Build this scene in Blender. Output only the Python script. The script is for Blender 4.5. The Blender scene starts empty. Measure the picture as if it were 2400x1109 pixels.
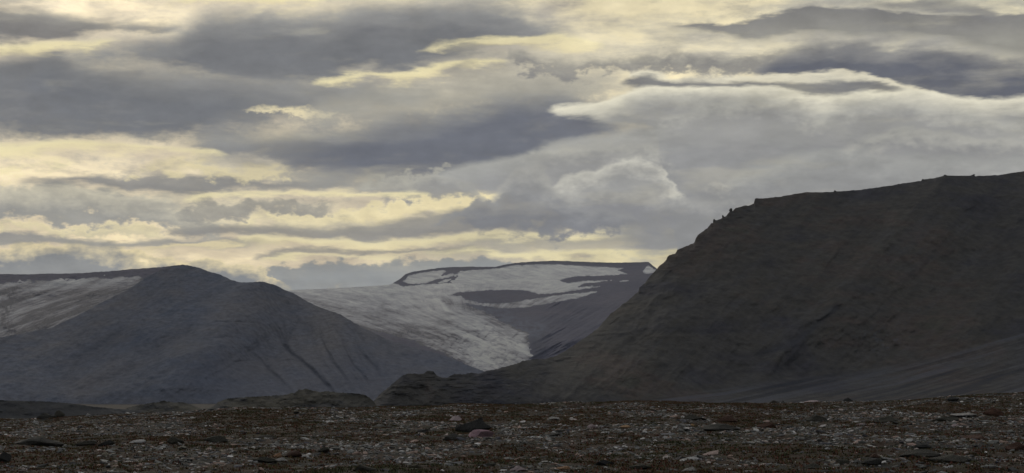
import bpy, bmesh, math, random
import numpy as np
from math import radians, tan, atan2, hypot

SC = bpy.context.scene
C = SC.collection
random.seed(7)
RNG = np.random.default_rng(7)

# ------------------------------------------------------------------ camera
HFOV = 28.0
F = 1200.0 / tan(radians(HFOV / 2))        # focal length in photo pixels (2400 wide)
PITCH = math.atan((925.0 - 554.5) / F)     # level horizon lies at photo row 925
cam = bpy.data.cameras.new("camera")
cam.sensor_width = 36.0
cam.angle = radians(HFOV)
cam.clip_start = 0.5
cam.clip_end = 200000.0
cam_o = bpy.data.objects.new("camera", cam)
C.objects.link(cam_o)
cam_o.rotation_euler = (radians(90) + PITCH, 0, 0)
SC.camera = cam_o
CP, SP = math.cos(PITCH), math.sin(PITCH)


def ray(px, py):
    """survey direction (world) of a photo pixel, scaled to dy = 1"""
    x = (np.asarray(px, float) - 1200.0) / F
    y = (554.5 - np.asarray(py, float)) / F
    dy = CP - SP * y
    dz = SP + CP * y
    return x / dy, dz / dy


def lin(c):
    return tuple(((v / 255.0) / 12.92 if v / 255.0 <= 0.04045 else ((v / 255.0 + 0.055) / 1.055) ** 2.4) for v in c)


# ------------------------------------------------------------------ colour management
SC.view_settings.view_transform = 'Standard'
SC.view_settings.look = 'None'
SC.view_settings.exposure = 0.0
SC.view_settings.gamma = 1.0

# ------------------------------------------------------------------ sun (veiled by the cloud deck, ahead of the camera)
SUN_EL, SUN_AZ = 20.0, -14.0
sun = bpy.data.lights.new("sun", 'SUN')
sun.energy = 0.55
sun.angle = radians(14)
sun.color = (1.0, 0.93, 0.80)
sun_o = bpy.data.objects.new("sun", sun)
C.objects.link(sun_o)
sun_o.rotation_euler = (radians(90 - SUN_EL), 0, radians(180 - SUN_AZ))

# ------------------------------------------------------------------ world: clouded sky
world = bpy.data.worlds.new("World")
SC.world = world
world.use_nodes = True
NT = world.node_tree
NT.nodes.clear()


class G:
    """tiny helper to write node graphs"""
    def __init__(s, nt):
        s.nt = nt

    def n(s, typ, **kw):
        nd = s.nt.nodes.new(typ)
        for k, v in kw.items():
            setattr(nd, k, v)
        return nd

    def put(s, sock, v):
        if isinstance(v, bpy.types.NodeSocket):
            s.nt.links.new(v, sock)
        else:
            sock.default_value = v

    def m(s, op, a, b=0.0, c=None, clamp=False):
        nd = s.n('ShaderNodeMath', operation=op, use_clamp=clamp)
        s.put(nd.inputs[0], a)
        s.put(nd.inputs[1], b)
        if c is not None:
            s.put(nd.inputs[2], c)
        return nd.outputs[0]

    def mr(s, v, a, b, c=0.0, d=1.0, smooth=False):
        nd = s.n('ShaderNodeMapRange', interpolation_type='SMOOTHSTEP' if smooth else 'LINEAR')
        s.put(nd.inputs[0], v)
        for i, q in enumerate((a, b, c, d)):
            s.put(nd.inputs[1 + i], q)
        return nd.outputs[0]

    def mix(s, f, a, b, mode='MIX'):
        nd = s.n('ShaderNodeMix', data_type='RGBA', blend_type=mode)
        s.put(nd.inputs[0], f)
        for i, q in ((6, a), (7, b)):
            if isinstance(q, tuple):
                q = (*q, 1.0) if len(q) == 3 else q
            s.put(nd.inputs[i], q)
        return nd.outputs[2]

    def noise(s, vec, scale, detail=5, rough=0.5, dist=0.0, lac=2.0):
        nd = s.n('ShaderNodeTexNoise')
        if vec is not None:
            s.put(nd.inputs['Vector'], vec)
        nd.inputs['Scale'].default_value = scale
        nd.inputs['Detail'].default_value = detail
        nd.inputs['Roughness'].default_value = rough
        nd.inputs['Distortion'].default_value = dist
        nd.inputs['Lacunarity'].default_value = lac
        return nd.outputs[0]

    def vmul(s, v, xyz):
        nd = s.n('ShaderNodeVectorMath', operation='MULTIPLY')
        s.put(nd.inputs[0], v)
        nd.inputs[1].default_value = xyz
        return nd.outputs[0]

    def vadd(s, v, xyz):
        nd = s.n('ShaderNodeVectorMath', operation='ADD')
        s.put(nd.inputs[0], v)
        s.put(nd.inputs[1], xyz)
        return nd.outputs[0]

    def ramp(s, f, stops, interp='LINEAR'):
        nd = s.n('ShaderNodeValToRGB')
        cr = nd.color_ramp
        cr.interpolation = interp
        while len(cr.elements) < len(stops):
            cr.elements.new(0.5)
        for e, (p, c) in zip(cr.elements, stops):
            e.position = p
            e.color = (*c, 1.0) if len(c) == 3 else c
        s.put(nd.inputs[0], f)
        return nd.outputs[0]


g = G(NT)
tc = g.n('ShaderNodeTexCoord')
dirv = tc.outputs['Generated']
sep = g.n('ShaderNodeSeparateXYZ')
g.put(sep.inputs[0], dirv)
dx, dy, dz = sep.outputs
az = g.m('ARCTAN2', dx, dy)
el = g.m('ARCTAN2', dz, g.m('SQRT', g.m('ADD', g.m('MULTIPLY', dx, dx), g.m('MULTIPLY', dy, dy))))
U0 = g.m('MULTIPLY_ADD', az, F / 2400.0, 0.5)      # bearing, 1 = 28 degrees or so
V0 = g.m('MULTIPLY', el, F / 1000.0)               # elevation, 0.001 = 0.7 arc minutes

# turbulence fields, in directions of the sky dome
st = g.vmul(dirv, (1.0, 1.0, 3.6))
nA = g.noise(st, 10.0, 8, 0.58, 0.2)                                         # long streaks
nB = g.noise(g.vadd(g.vmul(dirv, (1, 1, 1.8)), (3.1, 7.7, 1.3)), 34.0, 9, 0.6, 0.15)   # billows
nC = g.noise(g.vadd(g.vmul(dirv, (1, 1, 1.6)), (9.1, 2.7, 5.3)), 95.0, 5, 0.55, 0.2)   # curls
nD = g.noise(g.vadd(g.vmul(dirv, (1, 1, 4.0)), (5.1, 1.7, 2.3)), 26.0, 9, 0.6, 0.15)    # fine streaks
nG = g.noise(g.vadd(g.vmul(dirv, (1, 1, 1.9)), (2.1, 12.7, 6.3)), 260.0, 4, 0.62, 0.3)  # finest wisps
a_, b_, c_, d_, h_ = [g.m('SUBTRACT', q, 0.5) for q in (nA, nB, nC, nD, nG)]
puff = g.m('ADD', g.m('ADD', g.m('MULTIPLY', b_, 0.11), g.m('MULTIPLY', h_, 0.022)), g.m('MULTIPLY', c_, 0.065))
soft = g.m('ADD', g.m('MULTIPLY', a_, 0.09), g.m('MULTIPLY', d_, 0.06))
ragp = g.m('ADD', g.m('MULTIPLY_ADD', h_, 1.3, g.m('MULTIPLY', b_, 3.2)), g.m('MULTIPLY', c_, 3.2))
rags = g.m('ADD', g.m('MULTIPLY_ADD', h_, 0.6, g.m('MULTIPLY', d_, 3.4)), g.m('MULTIPLY', b_, 1.3))
Vp = g.m('ADD', V0, puff)
Vs = g.m('ADD', V0, soft)
Uw = g.m('ADD', U0, g.m('ADD', g.m('MULTIPLY', b_, 0.03), g.m('MULTIPLY', a_, 0.03)))

sky = g.n('ShaderNodeTexSky')
sky.sky_type = 'NISHITA'
sky.sun_disc = False
sky.sun_elevation = radians(SUN_EL)
sky.sun_rotation = radians(SUN_AZ)
sky.air_density = 1.0
sky.dust_density = 2.0
clear = g.mix(1.0, sky.outputs[0], (0.10, 0.10, 0.10), 'MULTIPLY')

# thin high veil lit by the low sun: cream and yellow, broken by grey streaks
YEL, CRE, WARM, GREY, DARK = [lin(c) for c in ((247, 232, 184), (219, 211, 184), (170, 166, 152), (134, 134, 134), (108, 110, 118))]
t = g.m('ADD', g.m('MULTIPLY', nA, 0.55), g.m('MULTIPLY', nD, 0.50))
veil = g.ramp(t, [(0.36, lin((140, 139, 136))), (0.45, lin((163, 160, 149))), (0.52, lin((190, 184, 162))), (0.60, lin((224, 213, 178))), (0.72, YEL)])
col = g.mix(0.9, clear, veil)


def uv(px, py):
    x, z = ray(px, py)
    x = float(x); z = float(z)
    return 0.5 + atan2(x, 1.0) * F / 2400.0, atan2(z, hypot(x, 1.0)) * F / 1000.0


def curve(pts, drop):
    """contour of a cloud bank as a function of bearing"""
    nd = g.n('ShaderNodeFloatCurve')
    q = sorted(uv(*p) for p in pts)
    q = [(min(max((u + 0.15) / 1.3, 0.0), 1.0), min(max(v + 0.05, 0.0), 1.05) / 1.05) for u, v in q]
    e0, e1 = q[0], q[-1]
    out = []
    if e0[0] > 0.13:
        out += [(0.0, max(0.0, e0[1] + drop)), (e0[0] - 0.03, max(0.0, e0[1] + drop))]
    else:
        out += [(0.0, e0[1])]
    out += q
    if e1[0] < 0.87:
        out += [(e1[0] + 0.03, max(0.0, e1[1] + drop)), (1.0, max(0.0, e1[1] + drop))]
    else:
        out += [(1.0, e1[1])]
    cv = nd.mapping.curves[0]
    nd.mapping.use_clip = False
    while len(cv.points) > 2:
        cv.points.remove(cv.points[0])
    seen = []
    for p in out:
        if not seen or p[0] > seen[-1][0] + 0.0015:
            seen.append(p)
    cv.points[0].location = seen[0]
    cv.points[1].location = seen[-1]
    for p in seen[1:-1]:
        cv.points.new(*p)
    nd.mapping.update()
    g.put(nd.inputs[1], U01)
    return nd.outputs[0]


U01 = g.m('DIVIDE', g.m('ADD', Uw, 0.15), 1.3, clamp=True)
V01p = g.m('DIVIDE', g.m('ADD', Vp, 0.05), 1.05)
V01s = g.m('DIVIDE', g.m('ADD', Vs, 0.05), 1.05)


def bank(top, bot, ct, cb, st=10, sb=14, depth=60, op=1.0, kind='s', rag=0.5):
    """one cloud bank between a top and a bottom contour; ct colour at the lit rim, cb inside"""
    global col
    V = V01p if kind == 'p' else V01s
    nz = b_ if kind == 'p' else d_
    T = curve(top, -0.06)
    B = curve(bot, +0.06)
    k = 1.0 / 1050.0
    d1 = g.m('SUBTRACT', T, V)
    d2 = g.m('SUBTRACT', V, B)
    rg = ragp if kind == 'p' else rags
    m1 = g.mr(g.m('ADD', g.m('DIVIDE', d1, st * 1.25 * k), g.m('MULTIPLY', rg, 0.7 if st > 6 else 0.35)), -1.0, 1.0, smooth=True)
    m2 = g.mr(g.m('ADD', g.m('DIVIDE', d2, sb * 1.7 * k), rg), -1.0, 1.0, smooth=True)
    msk = g.m('MULTIPLY', g.m('MULTIPLY', m1, m2), op)
    f = g.m('ADD', g.m('MULTIPLY', d1, 1.0 / (depth * k)), g.m('MULTIPLY', b_, 1.3 if kind == 'p' else 0.6), clamp=True)
    cc = g.mix(f, lin(ct), lin(cb))
    col = g.mix(msk, col, cc)


bank([(-300, 120), (200, 110), (700, 100), (1100, 110), (1400, 150)], [(-300, 330), (300, 330), (800, 300), (1200, 300), (1400, 260)],
     (178, 174, 160), (164, 161, 152), 40, 40, 90, 0.6, 'p')
bank([(500, 340), (900, 360), (1300, 340), (1700, 380)], [(500, 430), (900, 440), (1200, 440), (1700, 520)],
     (172, 169, 158), (160, 158, 150), 24, 20, 60, 0.6, 'p')
bank([(-300, 455), (300, 452), (600, 470), (1000, 520), (1700, 520)], [(-300, 520), (300, 520), (700, 545), (1200, 600), (1700, 590)],
     (192, 186, 166), (182, 178, 162), 14, 14, 40, 0.5, 'p')
# --- cloud banks, far ones first (contours read off the photograph as bearing / elevation)
bank([(560, 640), (640, 625), (850, 613), (1000, 609), (1100, 601), (1180, 602), (1250, 616)],
     [(560, 700), (1250, 690)], (152, 154, 152), (150, 156, 160), 5, 20, 30, 0.9, 'p')
bank([(-300, 585), (60, 580), (120, 579), (170, 573), (240, 577), (320, 599), (380, 608), (520, 612), (600, 622)],
     [(-300, 720), (600, 720)], (250, 232, 184), (145, 148, 150), 4, 30, 34, 0.95, 'p')
bank([(-300, 556), (100, 553), (350, 560), (520, 566), (640, 572)], [(-300, 578), (300, 578), (640, 578)],
     (150, 150, 148), (142, 144, 146), 6, 6, 30, 0.85)
bank([(340, 580), (420, 574), (560, 578)], [(340, 583), (420, 584), (560, 583)], (245, 228, 180), (245, 228, 180), 3, 3, 30, 0.8)
bank([(600, 604), (700, 588), (850, 583), (1000, 590), (1130, 598)], [(600, 606), (700, 603), (900, 600), (1130, 602)],
     (150, 147, 140), (150, 147, 140), 5, 5, 30, 0.8)
bank([(1050, 575), (1300, 560), (1500, 556), (1700, 560)], [(1050, 578), (1300, 577), (1500, 575), (1700, 580)],
     (168, 164, 150), (160, 158, 150), 8, 8, 30, 0.75)
# bright streak low left, cumulus row above it
bank([(-300, 520), (0, 525), (150, 530), (230, 524), (300, 526), (380, 545)], [(-300, 545), (0, 545), (150, 552), (380, 552)],
     (250, 235, 188), (214, 204, 170), 5, 7, 24, 0.9, 'p')
bank([(-300, 420), (0, 425), (60, 435), (130, 432), (200, 437), (300, 450), (380, 462), (450, 490), (530, 522)],
     [(-300, 512), (0, 514), (200, 520), (400, 530), (530, 532)], (212, 205, 182), (158, 157, 152), 7, 8, 60, 0.92, 'p')
bank([(450, 480), (560, 468), (680, 466), (780, 478)], [(450, 500), (560, 504), (700, 496), (780, 484)],
     (168, 164, 152), (145, 143, 138), 6, 8, 30, 0.85, 'p')
bank([(570, 516), (640, 503), (700, 497), (800, 492), (900, 468), (1000, 452), (1110, 440), (1200, 430)],
     [(570, 522), (700, 528), (850, 524), (1000, 500), (1100, 494), (1200, 470)], (253, 238, 190), (238, 222, 176), 5, 9, 50, 0.95, 'p')
bank([(420, 530), (600, 529), (850, 524), (1000, 503), (1100, 492), (1300, 500)],
     [(420, 552), (600, 556), (900, 557), (1100, 551), (1300, 540)], (150, 147, 140), (142, 140, 138), 8, 7, 40, 0.9)
bank([(50, 421), (200, 408), (330, 405), (500, 417), (700, 424), (800, 430)],
     [(50, 424), (200, 440), (330, 451), (450, 455), (600, 447), (800, 433)], (148, 146, 142), (134, 134, 134), 7, 8, 30, 0.92)
# banks at the top
bank([(-300, 10), (0, 20), (150, 32), (250, 46), (420, 50)], [(-300, 105), (0, 100), (130, 96), (250, 76), (420, 56)],
     (150, 148, 142), (122, 121, 121), 14, 10, 40, 0.95)
bank([(150, 126), (300, 94), (400, 76), (450, 48), (500, 22), (650, 14), (900, -8), (1200, 10), (1260, 45), (1350, 76)],
     [(180, 135), (300, 150), (400, 170), (550, 184), (700, 186), (900, 172), (1000, 156), (1150, 118), (1350, 82)],
     (150, 150, 148), (114, 116, 120), 32, 17, 80, 0.97)
bank([(120, 150), (300, 160), (450, 168), (700, 182), (900, 192), (1010, 215)], [(120, 230), (300, 290), (450, 320), (600, 306), (760, 268), (1010, 232)],
     (144, 144, 142), (132, 133, 134), 20, 16, 90, 0.93)
bank([(-300, 150), (0, 150), (60, 141), (110, 131), (170, 146), (260, 166), (350, 178), (500, 186), (640, 205), (740, 238)],
     [(-300, 320), (0, 318), (300, 321), (450, 312), (520, 285), (620, 255), (740, 244)], (134, 134, 133), (115, 117, 121), 20, 24, 60, 0.97)
bank([(570, 260), (620, 252), (700, 250), (780, 258)], [(570, 262), (650, 264), (780, 263)], (252, 238, 194), (246, 230, 190), 7, 5, 30, 0.85, 'p')
# middle: warm thin cloud, then the blue grey wedge
bank([(760, 235), (900, 205), (1100, 180), (1250, 175), (1400, 200)], [(760, 290), (900, 300), (1150, 262), (1400, 235)],
     (176, 172, 158), (166, 163, 152), 20, 22, 60, 0.6, 'p')
bank([(380, 338), (600, 310), (750, 304), (900, 290), (1060, 275), (1200, 262)],
     [(380, 342), (600, 366), (700, 400), (850, 428), (960, 424), (1200, 400)], (150, 148, 143), (128, 129, 132), 20, 14, 60, 0.85)
bank([(480, 334), (600, 318), (750, 308), (900, 284), (1060, 254), (1200, 230), (1330, 224), (1390, 258), (1450, 280), (1600, 290)],
     [(480, 338), (600, 350), (700, 378), (850, 404), (960, 400), (1100, 392), (1280, 354), (1400, 332), (1600, 304)],
     (142, 142, 140), (109, 112, 121), 30, 18, 60, 0.97)
bank([(640, 395), (760, 400), (960, 412), (1125, 405), (1250, 400)], [(640, 410), (760, 436), (900, 447), (1125, 440), (1250, 430)],
     (150, 149, 146), (160, 158, 150), 12, 12, 40, 0.7)
bank([(850, 426), (930, 414), (985, 408), (1030, 398), (1085, 405), (1130, 428)], [(850, 436), (960, 450), (1040, 458), (1130, 448)],
     (184, 181, 168), (152, 151, 148), 5, 8, 34, 0.9, 'p')
# right: open yellow gap, lens cloud, streaks
bank([(1330, -200), (1500, -200), (1800, -200)], [(1330, 60), (1500, 66), (1650, 50), (1800, 16)], (240, 226, 186), (240, 226, 186), 20, 26, 60, 0.85)
bank([(1200, 118), (1300, 142), (1500, 130), (1700, 126), (1860, 132)], [(1200, 140), (1300, 166), (1500, 164), (1700, 168), (1860, 168)],
     (160, 157, 148), (128, 127, 127), 12, 8, 26, 0.85, 'p')
bank([(1570, 60), (1700, 46), (1800, 31), (1950, 24), (2100, 38), (2200, 48), (2330, 38), (2420, 30), (2700, 20)],
     [(1570, 63), (1700, 74), (1760, 88), (1850, 82), (2000, 90), (2200, 98), (2300, 122), (2420, 138), (2700, 150)],
     (128, 127, 126), (150, 148, 140), 4, 9, 70, 0.96)
bank([(2050, 14), (2180, 8), (2260, 14), (2340, 38)], [(2050, 22), (2180, 34), (2260, 42), (2340, 44)], (140, 138, 134), (126, 126, 128), 7, 7, 26, 0.85)
bank([(1790, 150), (1860, 118), (1960, 112), (2100, 122), (2200, 126), (2320, 140), (2420, 148), (2700, 150)],
     [(1790, 168), (1900, 180), (2050, 195), (2150, 222), (2230, 245), (2310, 262), (2420, 262), (2700, 270)],
     (150, 148, 143), (98, 101, 111), 9, 8, 34, 0.98)
bank([(1490, 164), (1600, 166), (1700, 168), (1850, 173), (2000, 167), (2060, 172), (2130, 192), (2220, 222)],
     [(1490, 176), (1700, 182), (1850, 190), (2000, 190), (2060, 192), (2130, 210), (2220, 228)], (236, 228, 202), (200, 196, 180), 4, 6, 26, 0.95)
bank([(1480, 178), (1700, 184), (1850, 194), (2050, 188), (2130, 210)], [(1480, 200), (1700, 212), (1930, 228), (2050, 216), (2130, 213)],
     (122, 122, 123), (112, 113, 117), 6, 8, 30, 0.95)
# gaps where the veil glows
GL, GM = (255, 242, 190), (240, 225, 176)
bank([(-300, 112), (0, 112), (100, 106), (190, 104), (260, 98)], [(-300, 132), (0, 136), (60, 136), (120, 126), (260, 104)], GL, GM, 9, 9, 30, 0.85)
bank([(400, 2), (500, -14), (760, -20)], [(400, 12), (520, 12), (640, 6), (760, -6)], GL, GM, 8, 8, 30, 0.8)
bank([(740, 182), (860, 176), (980, 164), (1100, 150), (1180, 150)], [(740, 186), (880, 188), (1000, 184), (1120, 168), (1180, 156)], GL, GM, 5, 7, 30, 0.8)
bank([(1000, 108), (1080, 98), (1160, 86), (1260, 84), (1400, 92)], [(1000, 112), (1100, 112), (1200, 108), (1400, 110)], GL, GM, 6, 9, 30, 0.7)
bank([(-300, 338), (60, 334), (120, 326), (280, 336), (420, 344), (520, 352)], [(-300, 362), (60, 360), (200, 356), (400, 366), (520, 360)], GL, GM, 7, 12, 30, 0.8)
bank([(-300, 392), (0, 388), (60, 396), (160, 384)], [(-300, 408), (60, 408), (160, 392)], GL, GM, 8, 8, 30, 0.7, 'p')
bank([(340, 384), (420, 376), (560, 392), (680, 402)], [(340, 392), (440, 404), (600, 414), (680, 410)], GM, GM, 8, 8, 30, 0.65, 'p')
bank([(440, 456), (560, 452), (700, 450), (860, 452), (1010, 448)], [(440, 464), (560, 464), (700, 462), (860, 466), (1010, 456)], GL, GM, 5, 6, 30, 0.75)
bank([(560, 558), (760, 556), (1000, 558), (1240, 550), (1500, 534), (1660, 524)], [(560, 578), (760, 582), (1000, 584), (1240, 566), (1500, 560), (1660, 560)], GL, GM, 6, 7, 30, 0.7)
bank([(620, 608), (760, 602), (960, 600), (1240, 592), (1500, 592), (1600, 590)], [(620, 612), (760, 610), (960, 606), (1240, 608), (1500, 618), (1600, 610)], GL, GM, 5, 5, 30, 0.8)
# the great bank behind the dark mountain, two shelves
bank([(1290, 258), (1380, 244), (1440, 222), (1500, 203), (1600, 193), (1700, 198), (1800, 205), (1860, 216), (1930, 226), (2000, 214),
      (2060, 208), (2150, 204), (2250, 222), (2310, 233), (2420, 226), (2700, 220)],
     [(1290, 262), (1380, 285), (1450, 292), (1540, 320), (1600, 700), (2700, 700)], (244, 238, 214), (158, 157, 153), 6, 8, 54, 0.98, 's')
bank([(1040, 396), (1160, 368), (1280, 346), (1400, 324), (1540, 298), (1700, 292), (1900, 300), (2200, 290), (2700, 300)],
     [(1040, 400), (1160, 440), (1280, 470), (1540, 600), (2700, 700)], (176, 175, 168), (150, 150, 150), 9, 16, 60, 0.9, 's')
for tp, bt in (([(1470, 236), (1540, 218), (1620, 222), (1690, 262)], [(1470, 262), (1600, 290), (1690, 282)]),
               ([(1560, 276), (1640, 256), (1760, 240), (1860, 252), (1960, 292)], [(1560, 300), (1760, 330), (1960, 320)]),
               ([(1880, 280), (2000, 248), (2120, 240), (2260, 262), (2420, 292)], [(1880, 300), (2120, 330), (2420, 330)]),
               ([(1980, 340), (2130, 308), (2260, 318), (2420, 330), (2700, 320)], [(1980, 360), (2200, 380), (2700, 390)]),
               ([(1240, 360), (1330, 344), (1430, 338), (1540, 352)], [(1240, 376), (1400, 392), (1540, 380)])):
    bank(tp, bt, (190, 188, 177), (154, 153, 151), 11, 26, 40, 0.7, 'p')
bank([(1740, 400), (1850, 372), (1940, 350), (2080, 362), (2300, 372), (2700, 370)], [(1740, 470), (2700, 520)], (176, 176, 170), (158, 158, 156), 9, 30, 70, 0.6, 'p')
# cumulus in front
bank([(1290, 440), (1330, 412), (1380, 402), (1410, 388), (1450, 376), (1500, 376), (1540, 388), (1565, 408), (1590, 440)],
     [(1290, 470), (1380, 500), (1500, 510), (1590, 470)], (214, 211, 198), (140, 140, 141), 8, 28, 56, 0.93, 'p')
bank([(1180, 436), (1215, 402), (1245, 394), (1280, 404), (1320, 430), (1380, 440)],
     [(1180, 470), (1280, 490), (1380, 480)], (176, 174, 166), (144, 144, 144), 10, 26, 44, 0.8, 'p')
bank([(1320, 470), (1370, 440), (1430, 426), (1500, 430), (1570, 452), (1640, 470), (1760, 480)],
     [(1320, 520), (1450, 528), (1600, 515), (1760, 500)], (172, 171, 166), (142, 142, 144), 9, 14, 50, 0.8, 'p')
bank([(1040, 506), (1090, 488), (1115, 468), (1130, 454), (1150, 449), (1165, 458), (1190, 446), (1240, 440), (1300, 456), (1380, 480), (1480, 500)],
     [(1040, 522), (1200, 536), (1320, 542), (1480, 524)], (150, 150, 149), (130, 131, 135), 5, 10, 40, 0.9, 'p')
bank([(1655, 440), (1672, 428), (1688, 428), (1705, 440)], [(1655, 443), (1680, 446), (1705, 443)], (196, 193, 182), (178, 176, 168), 8, 8, 30, 0.55, 'p')

# thin drifting veils over everything: light leaking through, and grey scud
nE = g.noise(g.vadd(g.vmul(dirv, (1, 1, 5.5)), (15.1, 4.7, 8.3)), 14.0, 9, 0.6, 0.2)
nF = g.noise(g.vadd(g.vmul(dirv, (1, 1, 3.2)), (25.1, 14.7, 2.3)), 24.0, 9, 0.6, 0.2)
leak = g.m('MULTIPLY', g.mr(nE, 0.54, 0.72, smooth=True), 0.24)
col = g.mix(leak, col, lin((206, 199, 174)))
scud = g.m('MULTIPLY', g.mr(nF, 0.53, 0.70, smooth=True), 0.42)
col = g.mix(scud, col, lin((140, 139, 137)))
# small scale tone in the clouds
tone = g.m('ADD', g.m('MULTIPLY_ADD', b_, 0.50, g.m('MULTIPLY_ADD', a_, 0.25, 1.0)), g.m('ADD', g.m('MULTIPLY_ADD', h_, 0.10, g.m('MULTIPLY', c_, 0.26)), g.m('MULTIPLY', d_, 0.42)))
tn = g.n('ShaderNodeCombineXYZ')
for i in range(3):
    g.put(tn.inputs[i], tone)
col = g.mix(1.0, col, tn.outputs[0], 'MULTIPLY')

# rest of the dome: closed grey overcast, thinner towards the hidden sun
gen = g.ramp(g.m('ADD', g.m('MULTIPLY', nA, 0.7), g.m('MULTIPLY', nB, 0.3)),
             [(0.34, lin((112, 115, 123))), (0.5, lin((146, 147, 149))), (0.66, lin((186, 183, 174)))])
gen = g.mix(0.9, clear, gen)
side = g.mr(g.m('ABSOLUTE', g.m('SUBTRACT', U0, 0.5)), 0.56, 0.75, smooth=True)
high = g.mr(V0, 0.93, 1.10, smooth=True)
col = g.mix(g.m('MAXIMUM', side, high), col, gen)
bg = g.n('ShaderNodeBackground')
g.put(bg.inputs[0], col)
bg.inputs[1].default_value = 1.0
wo = g.n('ShaderNodeOutputWorld')
g.put(wo.inputs[0], bg.outputs[0])
world.cycles.sampling_method = 'MANUAL'
world.cycles.sample_map_resolution = 512


# ------------------------------------------------------------------ numeric noise
def _h(ix, iy, iz, seed):
    n = (ix * 374761393 + iy * 668265263 + iz * 2147483647 + seed * 1274126177) & 0xFFFFFFFF
    n = ((n ^ (n >> 13)) * 1274126177) & 0xFFFFFFFF
    n = ((n ^ (n >> 16)) * 2246822519) & 0xFFFFFFFF
    return ((n ^ (n >> 15)) & 0xFFFFFF) / float(0xFFFFFF)


def vnoise(x, y, z=0.0, seed=0):
    x, y, z = np.broadcast_arrays(np.asarray(x, float), y, z)
    ix, iy, iz = [np.floor(q).astype(np.int64) for q in (x, y, z)]
    fx, fy, fz = x - ix, y - iy, z - iz
    fx, fy, fz = [q * q * q * (q * (q * 6 - 15) + 10) for q in (fx, fy, fz)]
    r = 0
    flat = not np.any(fz)
    for k in ((0,) if flat else (0, 1)):
        wz = 1.0 if flat else (fz if k else 1 - fz)
        for j in (0, 1):
            wy = fy if j else 1 - fy
            for i in (0, 1):
                wx = fx if i else 1 - fx
                r = r + wx * wy * wz * _h(ix + i, iy + j, iz + k, seed)
    return r * 2 - 1


def fbm(x, y, z=0.0, octv=5, gain=0.5, seed=0):
    a, r, f = 1.0, 0, 1.0
    for o in range(octv):
        r = r + a * vnoise(np.asarray(x) * f, np.asarray(y) * f, np.asarray(z) * f, seed + o * 17)
        a *= gain
        f *= 2.03
    return r


def ridged(x, y, octv=4, gain=0.5, seed=0):
    a, r, f = 1.0, 0, 1.0
    for o in range(octv):
        r = r + a * (1 - 2 * np.abs(vnoise(np.asarray(x) * f, np.asarray(y) * f, 0.0, seed + o * 31)))
        a *= gain
        f *= 2.07
    return r


# ------------------------------------------------------------------ mesh helpers
def mesh_obj(name, co, quads=None, tris=None, mat=None, smooth=True, uvs=None, attrs=None):
    me = bpy.data.meshes.new(name)
    co = np.asarray(co, np.float32)
    me.vertices.add(len(co))
    me.vertices.foreach_set('co', co.ravel())
    fl = quads if quads is not None else tris
    k = fl.shape[1]
    me.loops.add(fl.size)
    me.loops.foreach_set('vertex_index', fl.astype(np.int32).ravel())
    me.polygons.add(len(fl))
    me.polygons.foreach_set('loop_start', np.arange(0, fl.size, k, dtype=np.int32))
    me.update(calc_edges=True)
    if smooth:
        me.polygons.foreach_set('use_smooth', np.ones(len(fl), bool))
    else:
        me.polygons.foreach_set('use_smooth', np.zeros(len(fl), bool))
    if uvs is not None:
        ul = me.uv_layers.new(name='flow')
        ul.data.foreach_set('uv', np.asarray(uvs, np.float32)[fl.ravel()].ravel())
    for nme, arr in (attrs or {}).items():
        at = me.attributes.new(nme, 'FLOAT', 'POINT')
        at.data.foreach_set('value', np.asarray(arr, np.float32).ravel())
    me.validate()
    o = bpy.data.objects.new(name, me)
    C.objects.link(o)
    if mat:
        me.materials.append(mat)
    return o


def grid_quads(nr, nc):
    i = np.arange((nr - 1) * nc).reshape(nr - 1, nc)[:, :-1]
    return np.stack([i, i + 1, i + nc + 1, i + nc], -1).reshape(-1, 4)


def structure(o):
    o['kind'] = 'structure'
    return o


def seg_dist(X, Y, pts):
    d = np.full(X.shape, 1e9)
    for (x0, y0), (x1, y1) in zip(pts[:-1], pts[1:]):
        vx, vy = x1 - x0, y1 - y0
        t = np.clip(((X - x0) * vx + (Y - y0) * vy) / (vx * vx + vy * vy), 0, 1)
        d = np.minimum(d, np.hypot(X - x0 - t * vx, Y - y0 - t * vy))
    return d


def seg_par(X, Y, pts):
    """distance to a polyline and how far along it (0..1)"""
    L = np.cumsum([0] + [hypot(b[0] - a[0], b[1] - a[1]) for a, b in zip(pts[:-1], pts[1:])])
    d = np.full(X.shape, 1e9)
    s = np.zeros(X.shape)
    for i, ((x0, y0), (x1, y1)) in enumerate(zip(pts[:-1], pts[1:])):
        vx, vy = x1 - x0, y1 - y0
        t = np.clip(((X - x0) * vx + (Y - y0) * vy) / (vx * vx + vy * vy), 0, 1)
        e = np.hypot(X - x0 - t * vx, Y - y0 - t * vy)
        s = np.where(e < d, (L[i] + t * (L[i + 1] - L[i])) / L[-1], s)
        d = np.minimum(d, e)
    return d, s


def gully(X, Y, pts, w, fan=False, full=False):
    d, s = seg_par(X, Y, pts)
    tp = (1 if full else np.clip(s * 2.2, 0, 1) * (0.7 if fan else 1)) * (1 if fan else np.clip((1 - s) * 4 + 0.25, 0, 1))
    return tp * np.exp(-(d / (w * (0.6 + 0.4 * s))) ** 2)


def inside(X, Y, poly):
    r = np.zeros(X.shape, bool)
    n = len(poly)
    for i in range(n):
        x0, y0 = poly[i]
        x1, y1 = poly[(i + 1) % n]
        if y0 == y1:
            continue
        c = ((y0 > Y) != (y1 > Y)) & (X < (x1 - x0) * (Y - y0) / (y1 - y0) + x0)
        r ^= c
    return r


def crest_of(pts):
    p = np.array(sorted(pts), float)
    return lambda x: np.interp(x, p[:, 0], p[:, 1])


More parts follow.
